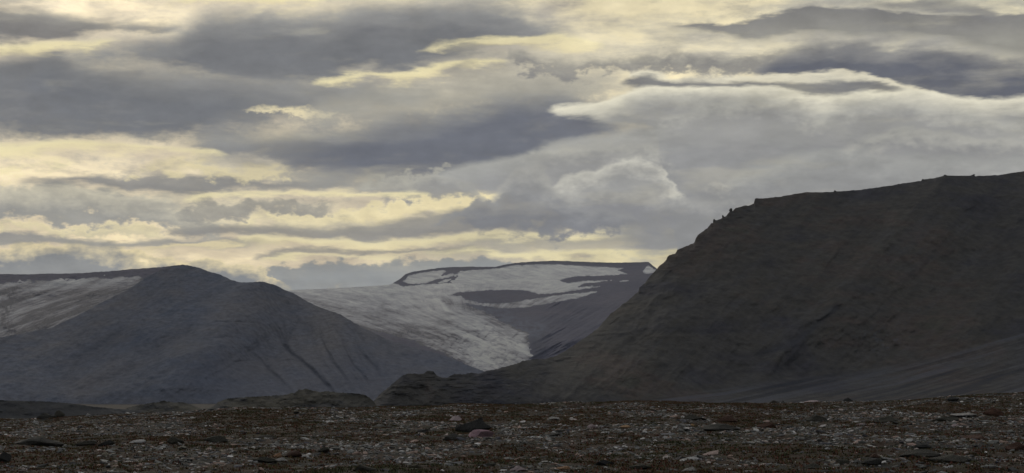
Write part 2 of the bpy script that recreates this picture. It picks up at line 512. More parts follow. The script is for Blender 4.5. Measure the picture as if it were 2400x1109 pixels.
# ------------------------------------------------------------------ materials
def new_mat(name):
    m = bpy.data.materials.new(name)
    m.use_nodes = True
    m.node_tree.nodes.clear()
    q = G(m.node_tree)
    b = q.n('ShaderNodeBsdfPrincipled')
    out = q.n('ShaderNodeOutputMaterial')
    q.put(out.inputs[0], b.outputs[0])
    b.inputs['Roughness'].default_value = 0.95
    b.inputs['Specular IOR Level'].default_value = 0.15
    return m, q, b


def bump(q, b, h, strength, dist):
    bn = q.n('ShaderNodeBump')
    bn.inputs['Strength'].default_value = strength
    bn.inputs['Distance'].default_value = dist
    q.put(bn.inputs['Height'], h)
    q.put(b.inputs['Normal'], bn.outputs[0])


def pos(q):
    return q.n('ShaderNodeNewGeometry').outputs['Position']


def attr(q, nm):
    a = q.n('ShaderNodeAttribute')
    a.attribute_name = nm
    return a.outputs['Fac']


def scree_mat(name, cols, size, fine, streak=(1, 1, 1), bs=0.4, bd=4.0):
    """bare scree and rock: broad patches of tone plus fine grain; 'stain' blends in a dark blue grey"""
    m, q, b = new_mat(name)
    P = pos(q)
    n1 = q.noise(q.vmul(P, streak), 1.0 / size, 6, 0.6, 0.6)
    n2 = q.noise(P, 1.0 / fine, 10, 0.72)
    n3 = q.noise(q.vmul(P, (1, 1, 5)), 1.0 / (fine * 6), 5, 0.6)
    f = q.m('ADD', q.m('MULTIPLY', n1, 0.7), q.m('MULTIPLY', n3, 0.3))
    c = q.ramp(f, cols)
    v = q.mr(n2, 0.3, 0.7, 0.60, 1.42)
    cx = q.n('ShaderNodeCombineXYZ')
    for i in range(3):
        q.put(cx.inputs[i], v)
    c = q.mix(1.0, c, cx.outputs[0], 'MULTIPLY')
    c = q.mix(attr(q, 'dark_tint'), c, (0.034, 0.038, 0.052))  # dark blue grey along gullies, hollows, streaks and rock bands
    c = q.mix(attr(q, 'pale'), c, (0.130, 0.140, 0.180))
    q.put(b.inputs['Base Color'], c)
    bump(q, b, q.m('ADD', n2, q.m('MULTIPLY', n3, 0.7)), bs, bd)
    return m


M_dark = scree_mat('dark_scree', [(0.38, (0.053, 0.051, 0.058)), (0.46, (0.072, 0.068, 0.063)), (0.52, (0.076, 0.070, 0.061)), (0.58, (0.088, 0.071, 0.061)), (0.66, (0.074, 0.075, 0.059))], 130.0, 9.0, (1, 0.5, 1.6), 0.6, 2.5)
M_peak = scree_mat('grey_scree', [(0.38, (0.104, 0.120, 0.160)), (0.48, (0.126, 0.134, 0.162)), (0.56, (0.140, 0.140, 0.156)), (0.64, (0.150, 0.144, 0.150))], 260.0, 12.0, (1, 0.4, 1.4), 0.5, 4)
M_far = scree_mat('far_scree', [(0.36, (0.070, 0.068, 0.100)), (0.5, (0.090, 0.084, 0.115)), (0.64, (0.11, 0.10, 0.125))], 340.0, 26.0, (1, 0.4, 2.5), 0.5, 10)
M_hill = scree_mat('moraine_turf', [(0.36, (0.042, 0.044, 0.044)), (0.5, (0.054, 0.051, 0.042)), (0.64, (0.066, 0.060, 0.044))], 40.0, 4.0, (1, 1, 1), 0.6, 1.5)


def ice_mat(name):
    m, q, b = new_mat(name)
    P = pos(q)
    uvn = q.n('ShaderNodeUVMap')
    uvn.uv_map = 'flow'
    n1 = q.noise(q.vmul(uvn.outputs[0], (1.6, 11.0, 1)), 5.0, 9, 0.7, 0.9)      # flow bands of debris
    n2 = q.noise(P, 1 / 60.0, 8, 0.65)
    n3 = q.noise(q.vmul(uvn.outputs[0], (9.0, 26.0, 1)), 9.0, 6, 0.7, 1.2)
    d = attr(q, 'dirt')
    f = q.m('ADD', q.m('MULTIPLY', n1, 0.55), q.m('MULTIPLY', n2, 0.25))
    f = q.m('ADD', f, q.m('MULTIPLY', n3, 0.25))
    f = q.m('SUBTRACT', f, q.m('MULTIPLY', d, 0.32))
    c = q.ramp(f, [(0.10, (0.10, 0.095, 0.11)), (0.22, (0.26, 0.25, 0.27)), (0.34, (0.46, 0.455, 0.475)), (0.48, (0.66, 0.655, 0.64)), (0.60, (0.84, 0.84, 0.78))])
    q.put(b.inputs['Base Color'], c)
    b.inputs['Roughness'].default_value = 0.8
    vo = q.n('ShaderNodeTexVoronoi')
    vo.feature = 'DISTANCE_TO_EDGE'
    q.put(vo.inputs['Vector'], q.vmul(uvn.outputs[0], (30, 70, 1)))
    vo.inputs['Scale'].default_value = 1.0
    h = q.m('ADD', q.m('MULTIPLY', n3, 1.0), q.m('MULTIPLY', q.m('MINIMUM', vo.outputs[0], 0.2), q.m('MULTIPLY', d, 2.0)))
    bump(q, b, q.m('ADD', h, q.m('MULTIPLY', n1, 1.5)), 0.8, 8)
    return m


M_ice = ice_mat('glacier_ice')


# ------------------------------------------------------------------ terrain lofts
def loft(crest, foot, x0, x1, step, rows, dfoot, dcrest, prof, relief, back=0.6, backrows=10, zfoot=-30.0, jag=None):
    """hillside lofted from a foot line over the crest and down its far side.
    prof(t) maps 0..1 up the slope to 0..1 of the way in; relief(X,Y,t) pushes the slope in or out, metres"""
    xs = np.arange(x0, x1 + step, step, dtype=float)
    T = crest(xs) + (jag(xs) if jag is not None else 0)
    Fy = foot(xs)
    t = np.linspace(0, 1, rows)
    X = np.broadcast_to(xs, (rows, len(xs))).copy()
    k = int(46 / step)
    Ts = np.convolve(np.pad(crest(xs), k, mode='edge'), np.hanning(2 * k + 1) / k, mode='valid')
    Te = Ts[None] + (T - Ts)[None] * t[:, None] ** 45
    Yp = Fy[None] + (Te - Fy[None]) * t[:, None]
    kk = int(130 / step)
    sm = lambda v: np.convolve(np.pad(v, kk, mode='reflect', reflect_type='odd'), np.hanning(2 * kk + 1) / kk, mode='valid')
    df, dc = sm(dfoot(xs)), sm(dcrest(xs))
    D = df[None] + (dc - df)[None] * prof(t[:, None], X)
    D = D + relief(X, Yp, t[:, None]) 
    rx, rz = ray(X, Yp)
    P = np.stack([rx * D, D, rz * D], -1)
    # skirt below the foot and the far side behind the crest
    sk = P[0].copy()
    sk[:, 2] = np.minimum(sk[:, 2], 0) + zfoot
    sk[:, 1] -= 60
    top = P[-1]
    h = top[:, 2] - zfoot
    bk = []
    for k in range(1, backrows + 1):
        s = k / backrows
        q = top.copy()
        q[:, 1] += s * h / back + 6 * k
        q[:, 0] *= q[:, 1] / top[:, 1]
        q[:, 2] = zfoot + h * (1 - s ** 1.3) - np.abs(fbm(q[:, 0] / 200, q[:, 1] / 200, 0, 4, 0.5, 3)) * 8 * s - 2
        bk.append(q)
    A = np.concatenate([sk[None], P, np.stack(bk)], 0)
    XX = np.concatenate([X[:1], X, np.repeat(X[-1:], backrows, 0)], 0)
    YY = np.concatenate([Yp[:1], Yp, np.repeat(Yp[-1:], backrows, 0)], 0)
    return A, XX, YY


const = lambda v: (lambda x: np.full(np.shape(x), float(v)))

# ---- the dark mountain on the right with the rocky knoll at its foot
DM = [(840, 962), (866, 950), (874, 942), (890, 925), (910, 908), (928, 893), (946, 879), (964, 875), (980, 877), (993, 875), (1002, 869), (1015, 870),
      (1024, 879), (1035, 886), (1047, 888), (1054, 881), (1065, 877), (1085, 878), (1105, 874), (1119, 877), (1134, 870), (1155, 867), (1191, 858),
      (1231, 845), (1250, 842), (1283, 841), (1319, 827), (1359, 800), (1402, 769), (1431, 735), (1467, 708), (1496, 684), (1499, 672),
      (1512, 665), (1517, 656), (1528, 643), (1541, 629), (1548, 621), (1562, 609), (1564, 601), (1582, 594), (1588, 585), (1615, 574),
      (1627, 569), (1630, 560), (1636, 549), (1658, 535), (1667, 524), (1673, 522), (1674, 516), (1678, 516), (1680, 517), (1692, 511),
      (1694, 507), (1698, 509), (1710, 497), (1712, 493), (1717, 495), (1724, 488), (1745, 483), (1767, 478), (1769, 467), (1795, 464), (1831, 461),
      (1860, 455), (1889, 451), (1953, 450), (1956, 448), (1959, 449), (2018, 445), (2069, 438), (2123, 429), (2159, 424), (2163, 421),
      (2191, 417), (2213, 412), (2238, 412), (2275, 412), (2280, 410), (2286, 413), (2339, 411), (2400, 401), (2600, 380), (3000, 360)]


def dm_relief(X, Y, t):
    wx, wy = X + 14 * fbm(X / 60, Y / 60, 0, 3, 0.5, 41), Y + 10 * fbm(X / 60, Y / 60, 0, 3, 0.5, 42)
    r = 45 * fbm(X / 420, Y / 260, 0, 3, 0.5, 5)
    # ribs running down and to the left
    a = wx + wy * 0.9
    r = r + 20 * fbm(a / 150, wy / 700, 0, 4, 0.55, 6)
    # broad rib from the skyline to the talus, hollow on its right
    d = seg_dist(wx, wy, [(2230, 470), (2120, 540), (2010, 660), (1900, 790), (1800, 840)])
    r = r - 55 * np.exp(-(d / 70) ** 2)
    d = seg_dist(wx, wy, [(2300, 560), (2200, 680), (2110, 780), (1980, 860)])
    r = r + 50 * np.exp(-(d / 95) ** 2)
    d = seg_dist(wx, wy, [(1960, 720), (1880, 790), (1840, 812), (1780, 830)])
    r = r + 22 * np.exp(-(d / 10) ** 2)
    d = seg_dist(wx, wy, [(2060, 560), (1960, 640), (1900, 760)])
    r = r + 22 * np.exp(-(d / 26) ** 2)
    # rock steps in the knoll and under the skyline
    k = np.clip(1 - np.abs(X - 1120) / 170, 0, 1) * np.clip((Y - 872) / 10, 0, 1)
    r = r + k * 7 * ridged(X / 60 + Y / 60, Y / 17, 4, 0.5, 9)
    q = Y - crest_of(DM)(X)
    k = np.clip(1 - q / 70, 0, 1) * np.clip(q / 12, 0, 1) * np.clip((1850 - X) / 60, 0, 1)
    r = r + k * 8 * fbm((X + Y) / 60, Y / 10, 0, 4, 0.6, 10)
    # runnels down the steep face
    sl = -X * 0.75 + Y * 0.66
    r = r + 3 * ridged((wx * 0.66 + wy * 0.75) / 52, sl / 420, 4, 0.6, 15) * np.clip((X - 1300) / 200, 0, 1)
    r = r + 6 * fbm(X / 26, Y / 16, 0, 5, 0.5, 8) * (0.4 + 0.6 * (t < 0.9))
    # bouldery field in the hollow
    k = np.exp(-((X - 2060) / 90) ** 2 - ((Y - 810) / 45) ** 2)
    r = r + k * 4 * fbm(X / 14, Y / 9, 0, 3, 0.6, 12)
    return 0.36 * r * np.clip(t * 6, 0, 1)


dm_crest = crest_of(DM)
dm_foot = crest_of([(800, 968), (1300, 960), (2400, 940), (3000, 930)])
dfo = lambda x: np.interp(x, [800, 1250, 1700, 2400, 3000], [1150, 1350, 1450, 1400, 1300])
dcr = lambda x: np.interp(x, [800, 900, 1060, 1250, 1400, 1600, 1800, 2400, 3000], [1180, 1230, 1300, 1480, 1620, 1800, 1950, 2080, 2100])


def dm_prof(t, X):
    k = np.clip((X - 1350) / 500, 0, 1)
    k = k * k * (3 - 2 * k)                      # right part: long talus apron, then the steep face
    a = 0.25 * t + 0.75 * t ** 1.6
    b = 0.24 * (1 - np.exp(-t / 0.09)) + 0.76 * t ** 1.45
    return a * (1 - k) + b * k


jag = lambda xs: 0.9 * fbm(xs / 9, xs * 0, 0, 4, 0.6, 21) * np.where(xs < 1800, 1.2, 0.6)
A, XX, YY = loft(dm_crest, dm_foot, 800, 3000, 1.6, 330, dfo, dcr, dm_prof, dm_relief, jag=jag)
d = seg_dist(XX, YY, [(1960, 720), (1880, 790), (1840, 812), (1780, 830)])
dark_tint = 0.5 * np.exp(-(d / 9) ** 2)
apr = np.clip((YY - np.interp(XX, [1300, 1600, 2000, 2200, 2400], [980, 915, 868, 830, 770])) / 16, 0, 1)
strk = fbm((XX - YY) / 330, (YY + np.interp(XX, [1300, 1700, 2100, 2400, 3000], [0, 45, 130, 215, 430])) / 8, 0, 5, 0.62, 31)
pale = apr * (0.10 + 0.34 * strk)
dark_tint = dark_tint + apr * np.clip(-0.05 - strk, 0, 1) * 0.9
kn = np.clip(1 - np.abs(XX - 1130) / 200, 0, 1) * np.clip((YY - 876) / 16, 0, 1)
dark_tint = dark_tint + kn * np.clip(-0.1 + 0.7 * fbm((XX - YY) / 46, YY / 9, 0, 4, 0.6, 33), 0, 0.8)
pale = pale + kn * np.clip(fbm(XX / 20, YY / 3, 0, 3, 0.6, 34) - 0.55, 0, 0.5) * 0.35
k = np.exp(-((XX - 2060) / 80) ** 2 - ((YY - 800) / 40) ** 2)
pale = np.clip(pale, -0.2, 0.5) + k * np.clip(fbm(XX / 9, YY / 5, 0, 3, 0.7, 14) - 0.45, 0, 0.6) * 0.45
run = fbm((XX * 0.66 + YY * 0.75) / 18, (YY * 0.66 - XX * 0.75) / 150, 0, 5, 0.6, 35)
dark_tint = dark_tint + 0.20 * np.clip(run - 0.1, 0, 1) * (1 - apr)
pale = pale + 0.10 * np.clip(-run - 0.2, 0, 1) * (1 - apr)
DM_TOP = (XX[330].copy(), A[330].copy())
quads = grid_quads(*XX.shape)
structure(mesh_obj('dark_mountain', A.reshape(-1, 3), quads, mat=M_dark, attrs={'dark_tint': dark_tint, 'pale': np.clip(pale, 0, 1)}))

# ---- the grey peak on the left
PK = [(-500, 850), (-200, 825), (0, 791), (54, 782), (126, 766), (180, 740), (234, 711), (299, 679), (339, 652), (361, 640), (397, 624), (429, 620), (458, 625), (487, 636),
      (519, 645), (541, 656), (566, 662), (590, 661), (613, 660), (646, 669), (667, 679), (693, 690), (732, 713), (800, 738), (831, 757), (870, 778),
      (907, 795), (961, 812), (1033, 830), (1100, 858), (1150, 876), (1250, 905)]
GUL = [[(608, 748), (640, 775), (668, 812)], [(632, 742), (655, 780), (668, 812)], [(665, 740), (668, 812)], [(700, 748), (682, 780), (668, 812)],
       [(668, 812), (700, 842), (750, 888), (780, 922)], [(565, 806), (610, 842), (640, 875), (690, 925)], [(745, 752), (752, 795), (780, 845), (815, 900)],
       [(790, 775), (815, 830), (850, 880), (870, 910)], [(820, 790), (860, 840), (900, 885)]]
HOL = [[(445, 782), (415, 800), (360, 812)], [(330, 800), (260, 832), (200, 862), (150, 895)], [(440, 775), (390, 805), (330, 830)], [(280, 790), (200, 830), (120, 870)], [(360, 840), (280, 880), (180, 915)]]


def pk_relief(X, Y, t):
    wx = X + 7 * fbm(X / 60, Y / 60, 0, 3, 0.4, 51)
    wy = Y + 4 * fbm(X / 60, Y / 60, 0, 3, 0.4, 52)
    r = 60 * fbm(X / 520, Y / 400, 0, 2, 0.4, 53)
    # the spur that comes towards us below the second top
    d = seg_dist(wx, wy, [(590, 665), (560, 730), (520, 800), (470, 850), (400, 980)])
    r = r - 110 * np.exp(-(d / 80) ** 2) * np.clip((960 - Y) / 150, 0, 1)
    # hollow on the right of the spur
    d = seg_dist(wx, wy, [(670, 690), (680, 780), (640, 820)])
    r = r + 90 * np.exp(-(d / 85) ** 2)
    gu = 0
    for i, l in enumerate(GUL):
        gu = np.maximum(gu, (10 if i != 4 else 16) * gully(wx, wy, l, 4.5 if i != 4 else 6, i < 4, i == 4))
    r = r + gu
    for l in HOL:
        d = seg_dist(wx, wy, l)
        r = r + 12 * np.exp(-(d / 20) ** 2)
    a = wx - wy * 0.65
    rt = np.clip((X - 560) / 100, 0, 1)
    r = r + rt * 3 * ridged(a / 30, wy / 600, 4, 0.6, 54)
    a = wx + wy * 1.3
    r = r + (1 - rt) * 3.5 * fbm((wx * 0.5 + wy * 0.87) / 40, (wx * 0.87 - wy * 0.5) / 420, 0, 4, 0.6, 55)
    r = r + 3 * fbm(X / 20, Y / 14, 0, 4, 0.6, 56)
    for l in ([(505, 754), (600, 757)], [(498, 792), (560, 794)], [(555, 849), (690, 846)]):
        d = seg_dist(wx * 0.5, wy, [(p[0] * 0.5, p[1]) for p in l])
        r = r + 5 * np.exp(-(d / 2.5) ** 2)
    return r * np.clip(t * 6, 0, 1)


pfo = lambda x: np.interp(x, [-500, 0, 600, 1250], [3500, 3550, 3550, 3550])
pcr = lambda x: np.interp(x, [-500, 0, 430, 620, 900, 1250], [3800, 3950, 4350, 4280, 4000, 3800])
A, XX, YY = loft(crest_of(PK), const(966), -500, 1250, 1.8, 260, pfo, pcr, lambda t, X: 0.35 * t + 0.65 * t ** 1.25,
                 pk_relief, jag=lambda xs: 0.7 * fbm(xs / 9, xs * 0, 0, 4, 0.6, 22))
wx = XX + 7 * fbm(XX / 60, YY / 60, 0, 3, 0.4, 51)
wy = YY + 4 * fbm(XX / 60, YY / 60, 0, 3, 0.4, 52)
dark_tint = 0 * XX
for i, l in enumerate(GUL):
    dark_tint = np.maximum(dark_tint, (0.5 if i == 4 else 0.38) * gully(wx, wy, l, 6 if i == 4 else 3.6, i < 4, i == 4))  # gully lines coloured darker
for l in HOL:
    dark_tint = np.maximum(dark_tint, 0.14 * np.exp(-(seg_dist(wx, wy, l) / 20) ** 2))  # hollows coloured darker too, more weakly
rt = np.clip((XX - 520) / 120, 0, 1)
runR = fbm((wx - wy * 0.62) / 13, wy / 230, 0, 5, 0.6, 63)
runL = fbm((wx * 0.5 + wy * 0.87) / 14, (wx * 0.87 - wy * 0.5) / 200, 0, 5, 0.6, 64)
dark_tint = dark_tint + 0.22 * np.clip(rt * runR + (1 - rt) * runL - 0.1, 0, 1)
pale = 0.34 * np.clip(0.6 * fbm(XX / 240, YY / 110, 0, 3, 0.5, 61) + (XX - 560) / 400 + (YY - 830) / 140, 0, 1)  # pale talus, with bluish haze painted into its colour towards the lower right
structure(mesh_obj('grey_peak', A.reshape(-1, 3), grid_quads(*XX.shape), mat=M_peak, attrs={'dark_tint': dark_tint, 'pale': pale}))


# ---- ice covered terrain: rock and ice are neighbouring faces of one surface, split into two meshes
def split_terrain(A, XX, YY, icemask, rockname, icename, rockmat, dark_tint, pale, flow, dirt):
    nr, nc = XX.shape
    Q = grid_quads(nr, nc)
    fm = icemask.ravel()[Q].sum(1) >= 2
    bl = icemask.astype(float)
    for _ in range(2):                          # thin dirty ice at the margin, snow dust on the rock beside it
        for ax, w in ((0, 2), (1, 5)):
            bl = sum(np.roll(bl, k, ax) for k in range(-w, w + 1)) / (2 * w + 1)
    sp = 0.5 + 0.5 * fbm(XX / 7, YY / 3, 0, 3, 0.6, 99)
    dirt = dirt + 1.1 * np.clip(1 - bl, 0, 0.6) * sp
    pale = pale + 1.6 * np.clip(bl - 0.05, 0, 0.5) * sp
    co = A.reshape(-1, 3)
    res = []
    for nm, sel, mt in ((rockname, ~fm, rockmat), (icename, fm, M_ice)):
        q = Q[sel]
        used, inv = np.unique(q, return_inverse=True)
        at = {'dark_tint': dark_tint.ravel()[used], 'pale': pale.ravel()[used]} if mt is rockmat else {'dirt': dirt.ravel()[used]}
        res.append(structure(mesh_obj(nm, co[used], inv.reshape(-1, 4), mat=mt, attrs=at, uvs=flow.reshape(-1, 2)[used])))
    return res


# the ice bowl behind the grey peak
def bowl_relief(X, Y, t):
    r = 60 * fbm(X / 200, Y / 90, 0, 4, 0.5, 71) + 12 * fbm(X / 22, Y / 14, 0, 4, 0.6, 72)
    return r * np.clip(t * 5, 0, 1)


BW = [(-500, 652), (-200, 645), (0, 643), (60, 643), (195, 640), (252, 636), (325, 630), (397, 624), (440, 640), (520, 680), (600, 720)]
A, XX, YY = loft(crest_of(BW), const(850), -500, 600, 1.5, 230, const(5200), const(6900), lambda t, X: t ** 1.2, bowl_relief,
                 jag=lambda xs: 0.5 * fbm(xs / 12, xs * 0, 0, 3, 0.6, 23))
ew = 4 * fbm(XX / 16, YY / 7, 0, 4, 0.6, 73)
top_edge = np.interp(XX, [-500, 0, 60, 110, 200, 330, 342, 600], [668, 664, 661, 657, 652, 649, 652, 660])
ice = (YY + ew > top_edge) & (YY < 845) & (XX + ew * 3 < 345 + 0 * XX) & (np.arange(XX.shape[0])[:, None] < 225)
flow = np.stack([(XX + YY * 0.5) / 300, (YY + 0.55 * np.clip(XX, 0, 400) * np.clip((YY - 660) / 80, 0, 1)) / 300], -1)
dirt = 0.45 + 0.65 * np.clip((YY - 668) / 20, 0, 1) + 0.5 * fbm((XX + 2 * YY) / 60, (YY + 0.3 * XX) / 14, 0, 5, 0.6, 74)
gl = np.exp(-((XX - 18 - 8 * fbm(XX * 0, YY / 30, 0, 3, 0.5, 75)) / 13) ** 2)
dirt = dirt + 0.4 * gl * (YY > 672) * np.clip(0.6 + fbm(XX / 5, YY / 9, 0, 4, 0.6, 76), 0, 1.5)
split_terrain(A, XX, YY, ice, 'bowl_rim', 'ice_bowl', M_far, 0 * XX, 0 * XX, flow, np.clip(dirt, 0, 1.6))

# the glacier, its upper snowfield and the plateau
PL = [(540, 683), (665, 681), (800, 675), (880, 670), (915, 667), (935, 656), (950, 643), (965, 638), (1000, 632), (1040, 627), (1100, 625), (1160, 626),
      (1185, 620), (1210, 616), (1250, 613), (1300, 611), (1350, 613), (1440, 616), (1480, 615), (1520, 614), (1530, 622), (1540, 630), (1560, 635), (1720, 650)]
cp = np.array([(560, 690, 9800), (665, 681, 9700), (900, 668, 9600), (800, 720, 8100), (900, 770, 7000), (1000, 805, 6500), (1150, 868, 5700), (1240, 840, 5800),
               (1100, 760, 6900), (1050, 700, 8300), (1250, 705, 8500), (1000, 640, 11000), (1300, 612, 12600), (1300, 655, 10400), (1520, 615, 11800),
               (1500, 690, 8600), (1440, 730, 7600), (1300, 800, 6300), (1400, 765, 6900), (1270, 850, 5700), (700, 850, 6400), (1200, 900, 5300),
               (1700, 700, 8600), (1700, 850, 6000), (560, 900, 6000), (1150, 725, 7900), (1230, 740, 7600), (1180, 790, 6500)], float)


def rbf(cp, X, Y):
    s = 100.0
    P = cp[:, :2] / s
    phi = lambda r: np.sqrt(r * r + 0.3)
    K = phi(np.hypot(P[:, None, 0] - P[None, :, 0], P[:, None, 1] - P[None, :, 1]))
    n = len(cp)
    M = np.zeros((n + 3, n + 3))
    M[:n, :n] = K + 0.02 * np.eye(n)
    M[:n, n] = 1
    M[:n, n + 1:] = P
    M[n:, :n] = M[:n, n:].T
    w = np.linalg.solve(M, np.concatenate([cp[:, 2], [0, 0, 0]]))
    out = w[n] + w[n + 1] * X / s + w[n + 2] * Y / s
    for i in range(n):
        out = out + w[i] * phi(np.hypot(X / s - P[i, 0], Y / s - P[i, 1]))
    return out


def pl_relief(X, Y, t):
    r = rbf(cp, X, Y)
    r = r + 50 * fbm(X / 140, Y / 60, 0, 3, 0.5, 81)
    wx, wy = X + 8 * fbm(X / 30, Y / 20, 0, 3, 0.5, 82), Y
    gx = np.clip((X - 1000) / 60, 0, 1) * np.clip((1260 - X) / 40, 0, 1) * np.clip((Y - 765) / 30, 0, 1)
    r = r + gx * 4 * ridged((X + 1.2 * Y) / 14, (Y - 0.4 * X) / 7, 3, 0.6, 83)
    # moraine slope on the right: long grooves running down left
    k = np.clip((X - 1230) / 60, 0, 1) * np.clip((Y - 690) / 20, 0, 1)
    r = r + k * 45 * fbm((X * 0.55 + Y) / 16, (X - Y) / 200, 0, 4, 0.6, 84)
    r = r + 6 * fbm(X / 14, Y / 8, 0, 4, 0.6, 85)
    return r


ICE_MAIN = [(500, 640), (700, 640), (900, 655), (946, 672), (1000, 667), (1058, 664), (1072, 650), (1072, 641), (1080, 636), (1163, 630), (1210, 622), (1307, 620), (1350, 623), (1416, 626), (1463, 629),
            (1446, 634), (1471, 642), (1431, 645), (1359, 647), (1323, 652), (1310, 657), (1326, 664), (1373, 659), (1440, 657), (1373, 664), (1345, 674),
            (1409, 671), (1344, 681), (1300, 687), (1261, 689), (1236, 681), (1200, 679), (1150, 680), (1105, 683), (1072, 686), (1050, 692), (1083, 694), (1090, 703),
            (1130, 711), (1159, 713), (1200, 710), (1262, 699), (1330, 690), (1402, 683), (1357, 698), (1285, 711), (1240, 718), (1190, 723), (1165, 722),
            (1140, 717), (1100, 712), (1080, 711), (1123, 726), (1148, 737), (1177, 755), (1213, 769), (1238, 778), (1235, 791), (1240, 812), (1248, 845), (1230, 900), (1100, 900),
            (1123, 876), (1094, 856), (1040, 828), (986, 806), (950, 792), (880, 776), (830, 772), (760, 790), (500, 800)]
ICE_BITS = [[(944, 659), (958, 646), (985, 640), (1026, 634), (1046, 634), (1036, 647), (1062, 641), (1066, 645), (1040, 652), (1018, 655), (996, 664), (960, 666)],
            [(1506, 637), (1512, 628), (1519, 624), (1530, 628), (1541, 634), (1530, 640), (1512, 641)],
            [(1024, 664), (1040, 657), (1056, 653), (1050, 661)], [(1450, 659), (1472, 656), (1474, 658), (1452, 661)]]
A, XX, YY = loft(crest_of(PL), const(905), 540, 1720, 1.0, 300, const(0), const(0), lambda t, X: t + 0 * X, pl_relief, back=0.35,
                 jag=lambda xs: 0.35 * fbm(xs / 9, xs * 0, 0, 3, 0.6, 24))
ex = 3.5 * fbm((XX + 2 * YY) / 13, YY / 7, 0, 4, 0.65, 91)
ey = 1.3 * fbm(XX / 9, YY / 6, 0, 4, 0.65, 92)
rt = np.clip((YY - 690) / 60, 0, 1)
mx, my = XX + ex * (0.6 + rt), YY + ey * (0.6 + rt)
ice = inside(mx, my, ICE_MAIN)
for p in ICE_BITS:
    ice |= inside(mx, my, p)
rag = fbm((XX + 2 * YY) / 22, YY / 5, 0, 4, 0.6, 95)
mx2, my2 = XX + 6 * rag, YY + 1.5 * fbm(XX / 16, YY / 6, 0, 4, 0.6, 96)
near = inside(mx2, my2, ICE_MAIN)
ice = ice | (near & (rag > 0.5) & (YY < 740))
ice[:2] = False
ice[302:] = False
back_ice = (XX < 905) & (np.arange(XX.shape[0])[:, None] >= 296)
ice |= back_ice
# flow coordinate: bands swing from the upper left down to the snout
band = YY - 0.16 * (XX - 660) - 0.00030 * np.clip(XX - 660, 0, 700) ** 2 * np.clip((YY - 668) / 60, 0, 1)
flow = np.stack([(XX + 0.5 * YY) / 300, band / 300], -1)
dirt = 0.05 + 0.62 * np.clip((YY - 668) / 45, 0, 1) * np.clip((1320 - XX) / 60, 0, 1)
dirt = dirt + 0.34 * fbm(XX / 160, band / 12, 0, 5, 0.62, 93) * np.clip((YY - 675) / 20, 0, 1)
dirt = dirt + 0.22 * fbm((XX - YY) / 40, YY / 8, 0, 5, 0.65, 97)
cz = np.clip((XX - 930) / 120, 0, 1) * np.clip((YY - 745) / 40, 0, 1)
crv = np.maximum(ridged((XX + 0.8 * YY) / 22, (YY - 0.3 * XX) / 9, 3, 0.6, 98), 0)
dirt = dirt + cz * 0.55 * np.clip(crv - 0.35, 0, 1)  # crevasse pattern also darkens the ice colour through this value
edge = seg_dist(XX, YY, [(760, 760), (830, 776), (880, 782), (950, 798), (986, 812), (1040, 834), (1094, 862), (1123, 884)])
dirt = dirt + 0.7 * np.exp(-(edge / 14) ** 2)
edge = seg_dist(XX, YY, [(1040, 705), (1080, 714), (1123, 728), (1177, 757), (1238, 780), (1240, 812)])
dirt = dirt + 0.5 * np.exp(-(edge / 8) ** 2)
br = np.exp(-((XX - 1150) / 110) ** 2 - ((YY - 825) / 40) ** 2)
dirt = dirt - 0.75 * br
dirt = dirt - 0.15 * (seg_dist(XX, YY, [(1030, 690), (1050, 702), (1090, 708)]) < 7)
pale = 0.75 * np.exp(-(seg_dist(XX + ex, YY + ey, [(1120, 715), (1165, 738), (1215, 762), (1262, 772)]) / 18) ** 2)
pale = np.clip(pale + pale * fbm(XX / 14, YY / 6, 0, 4, 0.6, 94), 0, 1)
pale = pale + 0.12 * (YY > 740) * (XX > 1230)
dark_tint = 0.5 * np.exp(-((XX - 1262) / 22) ** 2 - ((YY - 800) / 36) ** 2) + 0.0 * XX
dark_tint = dark_tint + 0.45 * np.clip(1 - (YY - crest_of(PL)(XX)) / 10, 0, 1) * (YY < 660)
split_terrain(A, XX, YY, ice, 'plateau', 'glacier', M_far, dark_tint, pale, flow, np.clip(dirt, 0, 1.7))


# ---- low moraine hillocks in the valley
def hillock(name, pts, foot, df, dc, seed, step=1.2, rough=1.0, light=0.0):
    xs0, xs1 = pts[0][0], pts[-1][0]

    def rel(X, Y, t):
        r = 3.5 * fbm(X / 70, Y / 30, 0, 3, 0.5, seed) + 1.3 * rough * fbm(X / 22, Y / 12, 0, 4, 0.6, seed + 1)
        return r * np.clip(t * 5, 0, 1)
    A, XX, YY = loft(crest_of(pts), const(foot), xs0, xs1, step, 60, const(df), const(dc), lambda t, X: t ** 1.1, rel, back=0.25,
                     zfoot=-22, jag=lambda xs: 0.8 * rough * fbm(xs / 6, xs * 0, 0, 4, 0.65, seed + 2))
    st = np.clip(0.45 * fbm(XX / 40, YY / 14, 0, 4, 0.6, seed + 3), 0, 0.45)
    return structure(mesh_obj(name, A.reshape(-1, 3), grid_quads(*XX.shape), mat=M_hill, attrs={'dark_tint': st * (1 - 3 * light), 'pale': light + 0 * XX}))


